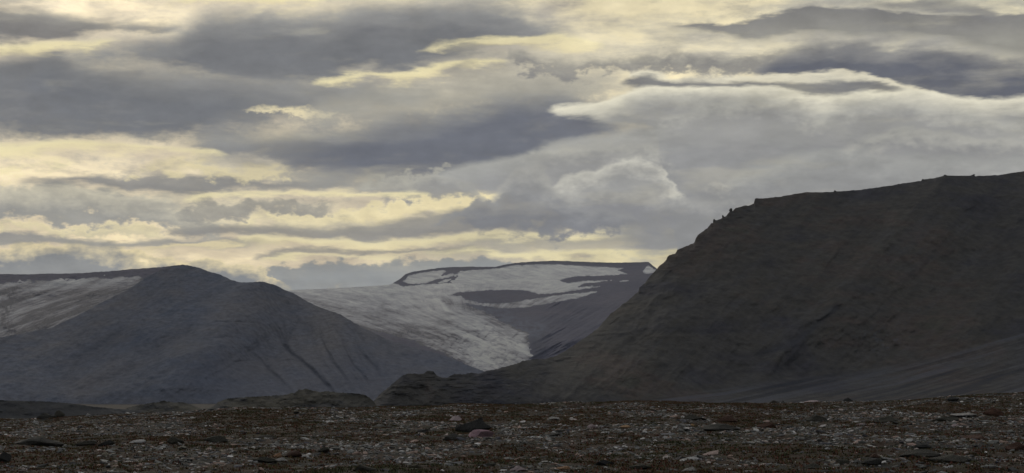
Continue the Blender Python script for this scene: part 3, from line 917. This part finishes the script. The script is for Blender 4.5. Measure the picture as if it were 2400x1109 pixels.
hillock('hillock', [(440, 968), (480, 958), (500, 954), (512, 942), (535, 934), (575, 931), (620, 929), (665, 926), (690, 920), (697, 917), (700, 914), (715, 912), (730, 914),
                    (745, 919), (770, 917), (800, 920), (830, 922), (852, 925), (866, 932), (874, 940), (884, 952), (900, 968)], 980, 880, 912, 101)
hillock('hillock', [(240, 970), (290, 959), (312, 953), (345, 946), (380, 941), (384, 939), (392, 942), (430, 943), (446, 948), (470, 958), (520, 972)], 982, 1150, 1180, 111)
hillock('hillock', [(-500, 930), (-200, 936), (0, 938), (60, 940), (110, 941), (160, 945), (210, 952), (270, 958), (340, 962), (420, 972)], 985, 1150, 1168, 121, rough=0.5, light=0.18)

# ------------------------------------------------------------------ ground
CR = crest_of([(-600, 985), (0, 974), (100, 972), (300, 963), (500, 957), (900, 947), (1300, 944), (1500, 936), (1900, 931), (2000, 931), (2200, 923), (2400, 916), (3000, 905)])
RC = 118.0


def ground_z(x, y):
    x = np.asarray(x, float)
    y = np.asarray(y, float)
    r = np.hypot(x, y)
    a = np.arctan2(x, y)
    px = 1200 + F * np.tan(np.clip(a, -0.45, 0.45))
    rc = RC + 10 * vnoise(a * 14, a * 0, 0, 201)
    zc = (925 - CR(px) - 9) / F * rc
    front = np.clip(1.6 - np.abs(a), 0, 1)
    zc = zc * front + (-1.2) * (1 - front)
    t = np.clip((r - 34) / (rc - 34), 0, 1)
    z = -1.78 + (zc + 1.78) * t ** 1.12
    o = np.clip(r - rc, 0, None)
    fall = np.minimum(o * o * 0.0009, 0.03 * o)
    fall = fall * (18.0 / (18.0 + fall))
    z = z - fall
    w = np.clip((r - 3) / 20, 0, 1) * np.clip(1.6 - np.abs(o) / 200, 0.2, 1)
    z = z + w * (0.16 * fbm(x / 7, y / 9, 0, 4, 0.5, 202) + 0.035 * fbm(x / 1.3, y / 1.3, 0, 3, 0.55, 203))
    z = z + 1.5 * np.clip((r - 300) / 300, 0, 1) * fbm(x / 160, y / 160, 0, 3, 0.5, 204)
    return z


az_in = np.linspace(-0.30, 0.30, 760)
az_out = np.concatenate([np.linspace(0.30, math.pi, 60)[1:]])
azs = np.concatenate([-az_out[::-1], az_in, az_out])
rr = np.concatenate([[0.5, 3, 8, 15, 24], np.linspace(32, 138, 520), np.geomspace(140, 60000, 90)])
AZ, RR = np.meshgrid(azs, rr)
gx, gy = RR * np.sin(AZ), RR * np.cos(AZ)
gz = ground_z(gx, gy)


def ground_mat():
    m, q, b = new_mat('tundra')
    P = pos(q)
    big = q.noise(P, 1 / 3.0, 6, 0.65, 1.0)
    mid = q.noise(q.vadd(P, (31, 7, 0)), 1 / 1.6, 6, 0.65, 0.5)
    fin = q.noise(P, 9.0, 7, 0.7)
    f = q.m('ADD', q.m('MULTIPLY', big, 0.55), q.m('MULTIPLY', mid, 0.45))
    c = q.ramp(f, [(0.34, (0.026, 0.028, 0.018)), (0.43, (0.042, 0.036, 0.020)), (0.50, (0.050, 0.028, 0.018)), (0.55, (0.030, 0.029, 0.019)),
                   (0.60, (0.034, 0.033, 0.033)), (0.72, (0.022, 0.022, 0.023))])
    v = q.mr(fin, 0.3, 0.7, 0.45, 1.5)
    cx = q.n('ShaderNodeCombineXYZ')
    for i in range(3):
        q.put(cx.inputs[i], v)
    c = q.mix(1.0, c, cx.outputs[0], 'MULTIPLY')
    q.put(b.inputs['Base Color'], c)
    bump(q, b, q.m('ADD', fin, q.m('MULTIPLY', mid, 2)), 0.8, 0.08)
    return m


structure(mesh_obj('ground', np.stack([gx, gy, gz], -1).reshape(-1, 3), grid_quads(*gx.shape), mat=ground_mat()))


def ground_hit(px, py):
    """where the line of sight of a photo pixel meets the near ground"""
    rx, rz = ray(px, py)
    D = np.arange(38, 150, 0.1)
    dd = rz * D - ground_z(rx * D, D)
    i = np.argmax(dd < 0.0)
    if dd[i] >= 0:
        i = int(np.argmin(dd))
    return float(rx * D[i]), float(D[i]), float(ground_z(rx * D[i], D[i]))


# ------------------------------------------------------------------ stones
def stone_mesh(seed, sub=2, flat=0.5, rough=0.28, facets=9, cone=0.0, lop=0.0):
    """angular weathered stone: a ball cut by random planes, then roughened"""
    r = random.Random(seed)
    bm = bmesh.new()
    bmesh.ops.create_icosphere(bm, subdivisions=sub, radius=1.0)
    planes = []
    for _ in range(facets):
        v = np.array([r.gauss(0, 1), r.gauss(0, 1), r.gauss(0, 0.8)])
        v /= np.linalg.norm(v)
        planes.append((v, r.uniform(0.45, 0.85)))
    for v in bm.verts:
        p = np.array(v.co)
        for n, dd in planes:
            s = p @ n - dd
            if s > 0:
                p = p - n * s
        p *= 1 + rough * 0.25 * float(fbm(p[0] * 2 + seed, p[1] * 2, p[2] * 2, 2, 0.5, seed))
        kz = 1 - cone * min(max(p[2] + 0.3, 0.0), 1.0)
        v.co = (p[0] * kz * r.uniform(0.985, 1.015) + lop * p[2], p[1] * kz, p[2] * flat)
    me = bpy.data.meshes.new('stone')
    bm.to_mesh(me)
    bm.free()
    return me


def stone_mat(name, stops, byobj=True, lichen=0.35, scale=6.0):
    m, q, b = new_mat(name)
    if byobj:
        rnd = q.n('ShaderNodeObjectInfo').outputs['Random']
    else:
        rnd = q.n('ShaderNodeNewGeometry').outputs['Random Per Island']
    c = q.ramp(rnd, stops, 'LINEAR')
    tcn = q.n('ShaderNodeTexCoord').outputs['Object']
    n1 = q.noise(tcn, scale, 6, 0.65, 0.4)
    n2 = q.noise(tcn, scale * 5, 5, 0.65)
    l = q.mr(n1, 0.52, 0.60)
    c = q.mix(q.m('MULTIPLY', l, lichen), c, (0.055, 0.052, 0.042))
    n3 = q.noise(q.vmul(tcn, (1, 1, 3)), scale * 9, 4, 0.7)
    v = q.m('MULTIPLY', q.mr(n2, 0.3, 0.7, 0.75 if not byobj else 0.6, 1.4), q.mr(n3, 0.3, 0.7, 0.9 if not byobj else 0.55, 1.45))
    cx = q.n('ShaderNodeCombineXYZ')
    for i in range(3):
        q.put(cx.inputs[i], v)
    c = q.mix(1.0, c, cx.outputs[0], 'MULTIPLY')
    q.put(b.inputs['Base Color'], c)
    b.inputs['Roughness'].default_value = 0.9
    bump(q, b, q.m('ADD', n2, q.m('ADD', n1, n3)), 0.9 if byobj else 0.3, 0.06 if byobj else 0.02)
    return m


PALE = [(0.0, (0.05, 0.05, 0.05)), (0.30, (0.10, 0.10, 0.092)), (0.48, (0.20, 0.20, 0.19)), (0.60, (0.07, 0.07, 0.085)), (0.72, (0.44, 0.43, 0.405)), (0.80, (0.13, 0.12, 0.09)),
        (0.93, (0.34, 0.24, 0.20)), (1.0, (0.62, 0.61, 0.59))]
M_grav = stone_mat('gravel_stone', PALE, False, 0.25, 8.0)
M_grey = stone_mat('weathered_stone', [(0, (0.060, 0.060, 0.048)), (0.5, (0.075, 0.070, 0.055)), (1, (0.088, 0.084, 0.076))], True, 0.5, 3.0)
M_pale = stone_mat('pale_stone', [(0, (0.30, 0.295, 0.285)), (0.5, (0.40, 0.38, 0.35)), (1, (0.50, 0.49, 0.48))], True, 0.25, 3.0)
M_dkst = stone_mat('black_stone', [(0, (0.040, 0.041, 0.042)), (1, (0.058, 0.056, 0.050))], True, 0.2, 3.0)
M_pink = stone_mat('pink_stone', [(0, (0.54, 0.36, 0.40)), (1, (0.58, 0.40, 0.44))], True, 0.12, 3.0)
M_blush = stone_mat('blush_stone', [(0, (0.50, 0.40, 0.40)), (1, (0.56, 0.45, 0.45))], True, 0.12, 3.0)
M_ochre = stone_mat('ochre_stone', [(0, (0.52, 0.30, 0.18)), (1, (0.55, 0.36, 0.18))], True, 0.15, 3.0)
M_rust = stone_mat('mottled_stone', [(0, (0.10, 0.06, 0.045)), (1, (0.13, 0.07, 0.05))], True, 0.3, 3.0)


def place(me, mat, px, py, wpx, hpx, yaw=0.0, tilt=0.0, deep=0.8):
    """stone standing on the ground under photo pixel (px, py = its foot), with real width and height"""
    x, y, z = ground_hit(px, py)
    s = y / F
    w, h = wpx * s / 2, hpx * s
    o = bpy.data.objects.new('stone', me)
    if not me.materials:
        me.materials.append(mat)
    C.objects.link(o)
    zs = [v.co.z for v in me.vertices]
    xs = [v.co.x for v in me.vertices]
    kx = w / ((max(xs) - min(xs)) / 2)
    kz = h * 1.25 / (max(zs) - min(zs))
    o.scale = (kx, kx * deep, kz)
    o.rotation_euler = (0, tilt, yaw)
    o.location = (x, y + w * deep * 0.6, float(ground_z(x, y + w * deep * 0.6)) + h * 0.30)
    return o


SPECIAL = [
    # px, foot py, width, height, material, flat-ness seed, label
    (1107, 1012, 88, 36, M_dkst, 11, 'large black angular boulder just behind the pink slab', 0.25),
    (1121, 1026, 62, 19, M_pink, 12, 'pink flat slab leaning in front of the large black boulder', 0.0),
    (1066, 987, 32, 14, M_blush, 13, 'pale pink wedge of rock left of and behind the large black boulder', 0.15),
    (1060, 1032, 60, 16, M_grey, 14, 'low grey rounded rock touching the left foot of the pink slab', 0.0),
    (1300, 985, 28, 9, M_pale, 15, 'small pale blue grey domed stone on rust coloured moss right of the black boulder', 0.0),
    (1386, 1004, 27, 11, M_blush, 16, 'pale pink pointed stone among grey gravel right of the blue grey domed stone', 0.0),
    (1466, 1003, 28, 6, M_ochre, 17, 'thin tan slab right of the pale pink pointed stone', 0.0),
    (1598, 999, 24, 7, M_pale, 18, 'cream flat stone with an orange stone touching its right end', 0.0),
    (1622, 999, 13, 6, M_ochre, 19, 'small orange stone touching the right end of a cream flat stone', 0.0),
    (1322, 1101, 34, 9, M_ochre, 20, 'yellow ochre slab on the dark gravel near the lower edge', 0.1),
    (1214, 1106, 40, 14, M_blush, 21, 'pinkish grey boulder cut by the lower edge left of the ochre slab', 0.0),
    (1614, 1106, 40, 12, M_pale, 22, 'cream wedge shaped rock near the lower edge, right of the ochre slab', 0.15),
    (326, 1040, 40, 11, M_pale, 23, 'pale lilac flat topped rock on the left, brightest of its surroundings', 0.0),
    (88, 1046, 120, 24, M_grey, 24, 'broad low brown grey boulder far left, widest one on the left', 0.0),
    (208, 1045, 56, 14, M_grey, 25, 'grey sloping rock between the broad low boulder and the lilac flat rock', 0.2),
    (248, 1046, 44, 14, M_dkst, 26, 'black leaning rock shard left of the pale lilac rock', 0.3),
    (410, 1040, 40, 16, M_grey, 27, 'grey rock with a dark notch right of the pale lilac rock', 0.0),
    (106, 972, 42, 16, M_dkst, 28, 'black rounded boulder on the left skyline of the stony plain', 0.0),
    (136, 972, 28, 15, M_grey, 29, 'grey green boulder leaning on the black boulder at the left skyline', 0.0),
    (206, 977, 16, 8, M_pale, 30, 'small pale stone on the skyline right of the grey green boulder', 0.0),
    (82, 993, 18, 6, M_pale, 31, 'small white stone below the black boulder on the left skyline', 0.0),
    (8, 1085, 46, 24, M_dkst, 32, 'blackish green boulder cut by the left edge', 0.0),
    (650, 1073, 26, 12, M_ochre, 33, 'orange pink shard standing on edge, left of centre', 0.35),
    (655, 1082, 34, 10, M_pale, 34, 'grey white stone directly below the orange pink shard', 0.0),
    (688, 1072, 44, 16, M_rust, 35, 'rust mottled boulder touching the right side of the orange pink shard', 0.2),
    (620, 1028, 48, 11, M_grey, 36, 'grey green wedge slab above the orange pink shard', 0.12),
    (510, 1036, 60, 13, M_grey, 37, 'long low brown grey slab left of the grey green wedge slab', 0.0),
    (615, 1084, 60, 12, M_grey, 38, 'long grey slab half buried below left of the orange pink shard', 0.1),
    (758, 1062, 32, 15, M_grey, 39, 'greenish grey rock right of the rust mottled boulder', 0.0),
    (850, 1106, 56, 18, M_grey, 40, 'domed grey boulder at the lower edge left of the centre', 0.0),
    (1300, 1023, 60, 9, M_dkst, 41, 'long dark brown slab low on the gravel, below the blue grey domed stone', 0.05),
    (1630, 985, 60, 14, M_grey, 42, 'grey humped rock directly above the broad dark slab right of centre', 0.0),
    (1705, 990, 56, 17, M_rust, 43, 'dark brown peaked boulder beside the grey humped rock', 0.2),
    (1690, 1009, 90, 15, M_grey, 44, 'broad blue grey slab in front of the brown peaked boulder', 0.0),
    (1800, 1003, 50, 14, M_rust, 45, 'dull purple brown rounded rock right of the broad blue grey slab', 0.0),
    (1918, 988, 50, 18, M_grey, 46, 'dark olive boulder with a pale cap stone, upper right of centre', 0.0),
    (1906, 936, 42, 5, M_blush, 47, 'thin pale pink slab on the skyline of the plain, right side', 0.0),
    (1988, 931, 24, 10, M_dkst, 48, 'black pointed boulder on the skyline right of the thin pink slab', 0.0),
    (1836, 928, 12, 6, M_dkst, 49, 'small dark stone on the skyline left of the thin pink slab', 0.0),
    (1816, 937, 24, 7, M_grey, 50, 'grey flat stone on the skyline left of the thin pink slab', 0.0),
    (2236, 939, 32, 9, M_dkst, 51, 'dark grey boulder with a pale stone at its left end near the right skyline', 0.0),
    (2262, 977, 62, 6, M_pale, 52, 'long thin cream slab on the right, longest pale slab there', 0.0),
    (2240, 1000, 26, 7, M_blush, 53, 'small tan wedge stone under the long thin cream slab', 0.1),
    (2086, 989, 60, 13, M_grey, 54, 'smooth olive grey hump left of the long thin cream slab', 0.0),
    (2228, 988, 66, 12, M_grey, 55, 'brown grey hump directly under the left end of the long cream slab', 0.0),
    (2020, 997, 34, 5, M_blush, 56, 'thin pinkish slab left of the smooth olive grey hump', 0.0),
    (2150, 1070, 96, 20, M_grey, 57, 'large sloping grey green slab, right foreground', 0.12),
    (2170, 1051, 50, 10, M_dkst, 58, 'black ledge on top of the large sloping grey green slab', 0.0),
    (2240, 1084, 130, 18, M_grey, 59, 'very long low grey boulder in the right foreground, widest of all', 0.0),
    (2048, 1092, 50, 14, M_dkst, 60, 'dark domed boulder left of the very long low grey boulder', 0.0),
    (2052, 1074, 28, 9, M_rust, 61, 'small brown block behind the dark domed boulder', 0.0),
    (2385, 1055, 50, 20, M_rust, 62, 'brown sloping boulder cut by the right edge', 0.1),
    (2330, 975, 46, 18, M_rust, 63, 'reddish brown mound of rock below the right skyline', 0.0),
    (1905, 1099, 48, 12, M_grey, 64, 'olive grey domed rock near the lower edge right of centre', 0.0),
    (1975, 1088, 36, 14, M_grey, 65, 'blue grey block between two domed rocks near the lower edge', 0.0),
    (2290, 1030, 70, 14, M_rust, 66, 'dark brown ledge of rock behind the right end of the long grey boulder', 0.1),
    (520, 962, 22, 5, M_rust, 67, 'flat reddish stone on the skyline below the low hillock', 0.0),
    (905, 1077, 24, 8, M_pale, 68, 'pale banded stone left of centre in the lower foreground', 0.0),
    (990, 1015, 32, 9, M_dkst, 69, 'dark purple flat rock left of the low grey rounded rock', 0.0),
    (1420, 1092, 46, 13, M_dkst, 70, 'dark blue grey boulder right of the ochre slab', 0.0),
    (1500, 1100, 60, 14, M_grey, 71, 'grey hump between the dark blue grey boulder and the cream wedge', 0.0),
]
for px, py, w, h, mt, sd, lab, tl in SPECIAL:
    flat = min(1.0, 1.5 * h / w + 0.1)
    me = stone_mesh(sd * 13, 3, flat, 0.5, 13, {11: 0.65, 12: -0.1, 29: 0.5}.get(sd, 0.45), tl)
    tl = 0.0
    o = place(me, mt, px, py, w, h, random.uniform(-0.25, 0.25), tl, 0.8)
    big = w * h > 900
    o.name = 'boulder' if big else 'stone'
    me.name = o.name
    o['label'] = lab
    o['category'] = 'boulder' if big else 'stone'

# ---- rock knobs standing on the skyline of the dark mountain
KN = [(1674, 517, 8, 10, 'lowest of the three dark knobs on the steep left skyline of the dark mountain'),
      (1695, 508, 9, 6, 'middle of the three dark knobs on the steep left skyline of the dark mountain'),
      (1713, 495, 10, 8, 'highest of the three dark knobs on the steep left skyline of the dark mountain'),
      (1957, 449, 8, 5, 'single small knob on the level middle part of the dark mountain skyline'),
      (2163, 423, 9, 5, 'small knob at the start of the rise on the dark mountain skyline'),
      (2214, 413, 12, 5, 'wide low knob on the right part of the dark mountain skyline'),
      (2281, 413, 10, 5, 'dark knob in the shallow dip near the right end of the dark mountain skyline')]
for i, (px, py, w, h, lab) in enumerate(KN):
    j = int(np.argmin(np.abs(DM_TOP[0] - px)))
    p = DM_TOP[1][j]
    sc_ = p[1] / F
    me = stone_mesh(5000 + i * 7, 3, 1.0, 0.7, 12, 0.25)
    me.materials.append(M_grey)
    o = bpy.data.objects.new('rock_outcrop', me)
    me.name = 'rock_outcrop'
    C.objects.link(o)
    o.location = (p[0], p[1], p[2])
    o.scale = (w * sc_ * 0.42, w * sc_ * 0.5, h * sc_ * 0.62)
    o.rotation_euler = (0, random.uniform(-0.2, 0.2), random.uniform(0, 6.28))
    o['label'] = lab
    o['category'] = 'rock'
# ---- medium stones: individuals
protos = {}
for i, (mt, key) in enumerate(((M_pale, 'pale'), (M_grey, 'grey'), (M_dkst, 'dark'), (M_rust, 'brown'))):
    lst = []
    for j in range(6):
        me = stone_mesh(900 + i * 20 + j, 2, random.uniform(0.35, 0.6), 0.5, 9)
        me.materials.append(mt)
        lst.append(me)
    protos[key] = lst
first = {}
LAB = {'pale': 'pale grey weathered stone lying loose among gravel and moss on the plain',
       'grey': 'dull grey weathered stone half sunk among gravel and moss on the plain',
       'dark': 'blackish angular stone lying among gravel and moss on the plain',
       'brown': 'reddish brown stone half sunk among gravel and moss on the plain'}
n = 0
while n < 240:
    a = random.uniform(-0.262, 0.262)
    r = math.sqrt(random.uniform(42 ** 2, 116 ** 2))
    x, y = r * math.sin(a), r * math.cos(a)
    key = random.choices(['pale', 'grey', 'dark', 'brown'], [5, 4, 1.6, 1.4])[0]
    me = random.choice(protos[key])
    sz = random.uniform(0.06, 0.12) * (1 + 0.5 * (random.random() ** 4)) * (0.7 + r / 150)
    if me.name in first:
        o = first[me.name].copy()
    else:
        o = bpy.data.objects.new('stone', me)
        first[me.name] = o
    C.objects.link(o)
    o.location = (x, y, float(ground_z(x, y)) + sz * 0.04)
    o.scale = (sz * random.uniform(0.9, 1.6), sz * random.uniform(0.7, 1.1), sz * random.uniform(0.6, 1.0))
    o.rotation_euler = (random.uniform(-0.2, 0.2), random.uniform(-0.2, 0.2), random.uniform(0, 6.28))
    o['label'] = LAB[key]
    o['category'] = 'stone'
    o['group'] = key + ' stones scattered over the plain'
    n += 1


# ---- gravel and small stones: uncountable
def scatter(templates, x, y, sx, sy, sz, lift, name, mat, maxtilt=0.3, smooth=False):
    """many little meshes merged into one"""
    z = ground_z(x, y)
    N = len(x)
    which = RNG.integers(0, len(templates), N)
    cos, fcs, base = [], [], 0
    for k, (tv, tf) in enumerate(templates):
        idx = np.nonzero(which == k)[0]
        m = len(idx)
        if not m:
            continue
        th = RNG.uniform(0, 2 * np.pi, m)
        t1, t2 = RNG.uniform(-maxtilt, maxtilt, m), RNG.uniform(-maxtilt, maxtilt, m)
        v = tv[None] * np.stack([sx[idx], sy[idx], sz[idx]], -1)[:, None]
        c, s = np.cos(th)[:, None], np.sin(th)[:, None]
        X = v[..., 0] * c - v[..., 1] * s
        Y = v[..., 0] * s + v[..., 1] * c
        Z = v[..., 2] + X * t1[:, None] + Y * t2[:, None]
        P = np.stack([X + x[idx][:, None], Y + y[idx][:, None], Z + (z[idx] + lift[idx])[:, None]], -1)
        cos.append(P.reshape(-1, 3))
        f = tf[None] + (np.arange(m) * len(tv))[:, None, None] + base
        fcs.append(f.reshape(-1, tf.shape[1]))
        base += m * len(tv)
    o = mesh_obj(name, np.concatenate(cos), tris=np.concatenate(fcs), mat=mat, smooth=smooth)
    o['kind'] = 'stuff'
    return o


def small_template(seed):
    me = stone_mesh(seed, 1, 1.0, 0.8, 8)
    v = np.array([q.co[:] for q in me.vertices])
    f = np.array([list(p.vertices) for p in me.polygons])
    bpy.data.meshes.remove(me)
    return v, f


tmpl = [small_template(3000 + i) for i in range(14)]


def sector(n, r0, r1, amax=0.285):
    r = np.sqrt(RNG.uniform(r0 ** 2, r1 ** 2, n))
    a = RNG.uniform(-amax, amax, n)
    return r * np.sin(a), r * np.cos(a)


x, y = sector(155000, 39, 132)


def bare(x, y):
    """how stony the plain is: stony nearer the camera, mossy towards its far edge"""
    far = np.clip((np.hypot(x, y) - 50) / 60, 0, 1)
    return 0.45 - 0.32 * far + 0.75 * fbm(x / 3.2, y / 7, 0, 3, 0.55, 301) + 0.5 * fbm(x / 0.9, y / 1.8, 0, 2, 0.5, 302)


keep = RNG.uniform(0, 1, len(x)) < np.clip(bare(x, y), 0.05, 1)
x, y = x[keep], y[keep]
s = np.exp(RNG.normal(math.log(0.037), 0.5, len(x)))
s = np.clip(s, 0.02, 0.14)
scatter(tmpl, x, y, s * RNG.uniform(0.9, 2.1, len(x)), s * RNG.uniform(0.6, 1.2, len(x)), s * RNG.uniform(0.22, 0.6, len(x)), s * 0.08, 'gravel', M_grav)


# ---- moss, dwarf willow and sedge: low cushions of small leaves
def leaf_mat(name, stops):
    m, q, b = new_mat(name)
    P = pos(q)
    big = q.noise(P, 1 / 4.0, 4, 0.6, 0.6)
    rnd = q.n('ShaderNodeNewGeometry').outputs['Random Per Island']
    f = q.m('ADD', q.m('MULTIPLY', big, 0.75), q.m('MULTIPLY', rnd, 0.25))
    q.put(b.inputs['Base Color'], q.ramp(f, stops))
    return m


M_moss = leaf_mat('moss', [(0.36, (0.060, 0.068, 0.032)), (0.44, (0.085, 0.078, 0.034)), (0.50, (0.086, 0.064, 0.034)), (0.54, (0.135, 0.054, 0.036)), (0.59, (0.135, 0.044, 0.036)), (0.63, (0.115, 0.092, 0.036)), (0.70, (0.066, 0.070, 0.034))])


def blades(x, y, size, name, mat, per=9):
    z = ground_z(x, y)
    N = len(x)
    cx = np.repeat(x, per) + RNG.normal(0, 1, N * per) * np.repeat(size, per) * 0.55
    cy = np.repeat(y, per) + RNG.normal(0, 1, N * per) * np.repeat(size, per) * 0.55
    cz = np.repeat(z, per)
    M = N * per
    th = RNG.uniform(0, 2 * np.pi, M)
    L = RNG.uniform(0.025, 0.06, M)
    w = RNG.uniform(0.012, 0.028, M)
    lean = RNG.uniform(0.2, 1.2, M)
    dxx, dyy = np.cos(th), np.sin(th)
    p0 = np.stack([cx - dyy * w, cy + dxx * w, cz], -1)
    p1 = np.stack([cx + dyy * w, cy - dxx * w, cz], -1)
    p2 = np.stack([cx + dxx * L * lean, cy + dyy * L * lean, cz + L], -1)
    co = np.stack([p0, p1, p2], 1).reshape(-1, 3)
    o = mesh_obj(name, co, tris=np.arange(M * 3).reshape(-1, 3), mat=mat, smooth=False)
    o['kind'] = 'stuff'
    return o


x, y = sector(80000, 39, 130)
keep = RNG.uniform(0, 1, len(x)) < np.clip(1.05 - 1.3 * bare(x, y), 0.12, 1)
x, y = x[keep], y[keep]
blades(x, y, RNG.uniform(0.05, 0.2, len(x)), 'moss', M_moss)

# ------------------------------------------------------------------ air
bm = bmesh.new()
bmesh.ops.create_cube(bm, size=1.0)
hm = bpy.data.meshes.new('haze')
bm.to_mesh(hm)
bm.free()
hz = bpy.data.objects.new('haze', hm)
C.objects.link(hz)
z0, z1 = -120.0, 1300.0
hz.scale = (124000, 124000, z1 - z0)
hz.location = (0, 0, (z0 + z1) / 2)
hz['kind'] = 'stuff'
m = bpy.data.materials.new('haze')
m.use_nodes = True
m.node_tree.nodes.clear()
q = G(m.node_tree)
pv = q.n('ShaderNodeVolumePrincipled')
pv.inputs['Color'].default_value = (0.72, 0.82, 1.0, 1)
pv.inputs['Density'].default_value = 1.5e-5
pv.inputs['Anisotropy'].default_value = 0.0
out = q.n('ShaderNodeOutputMaterial')
q.put(out.inputs['Volume'], pv.outputs[0])
hm.materials.append(m)
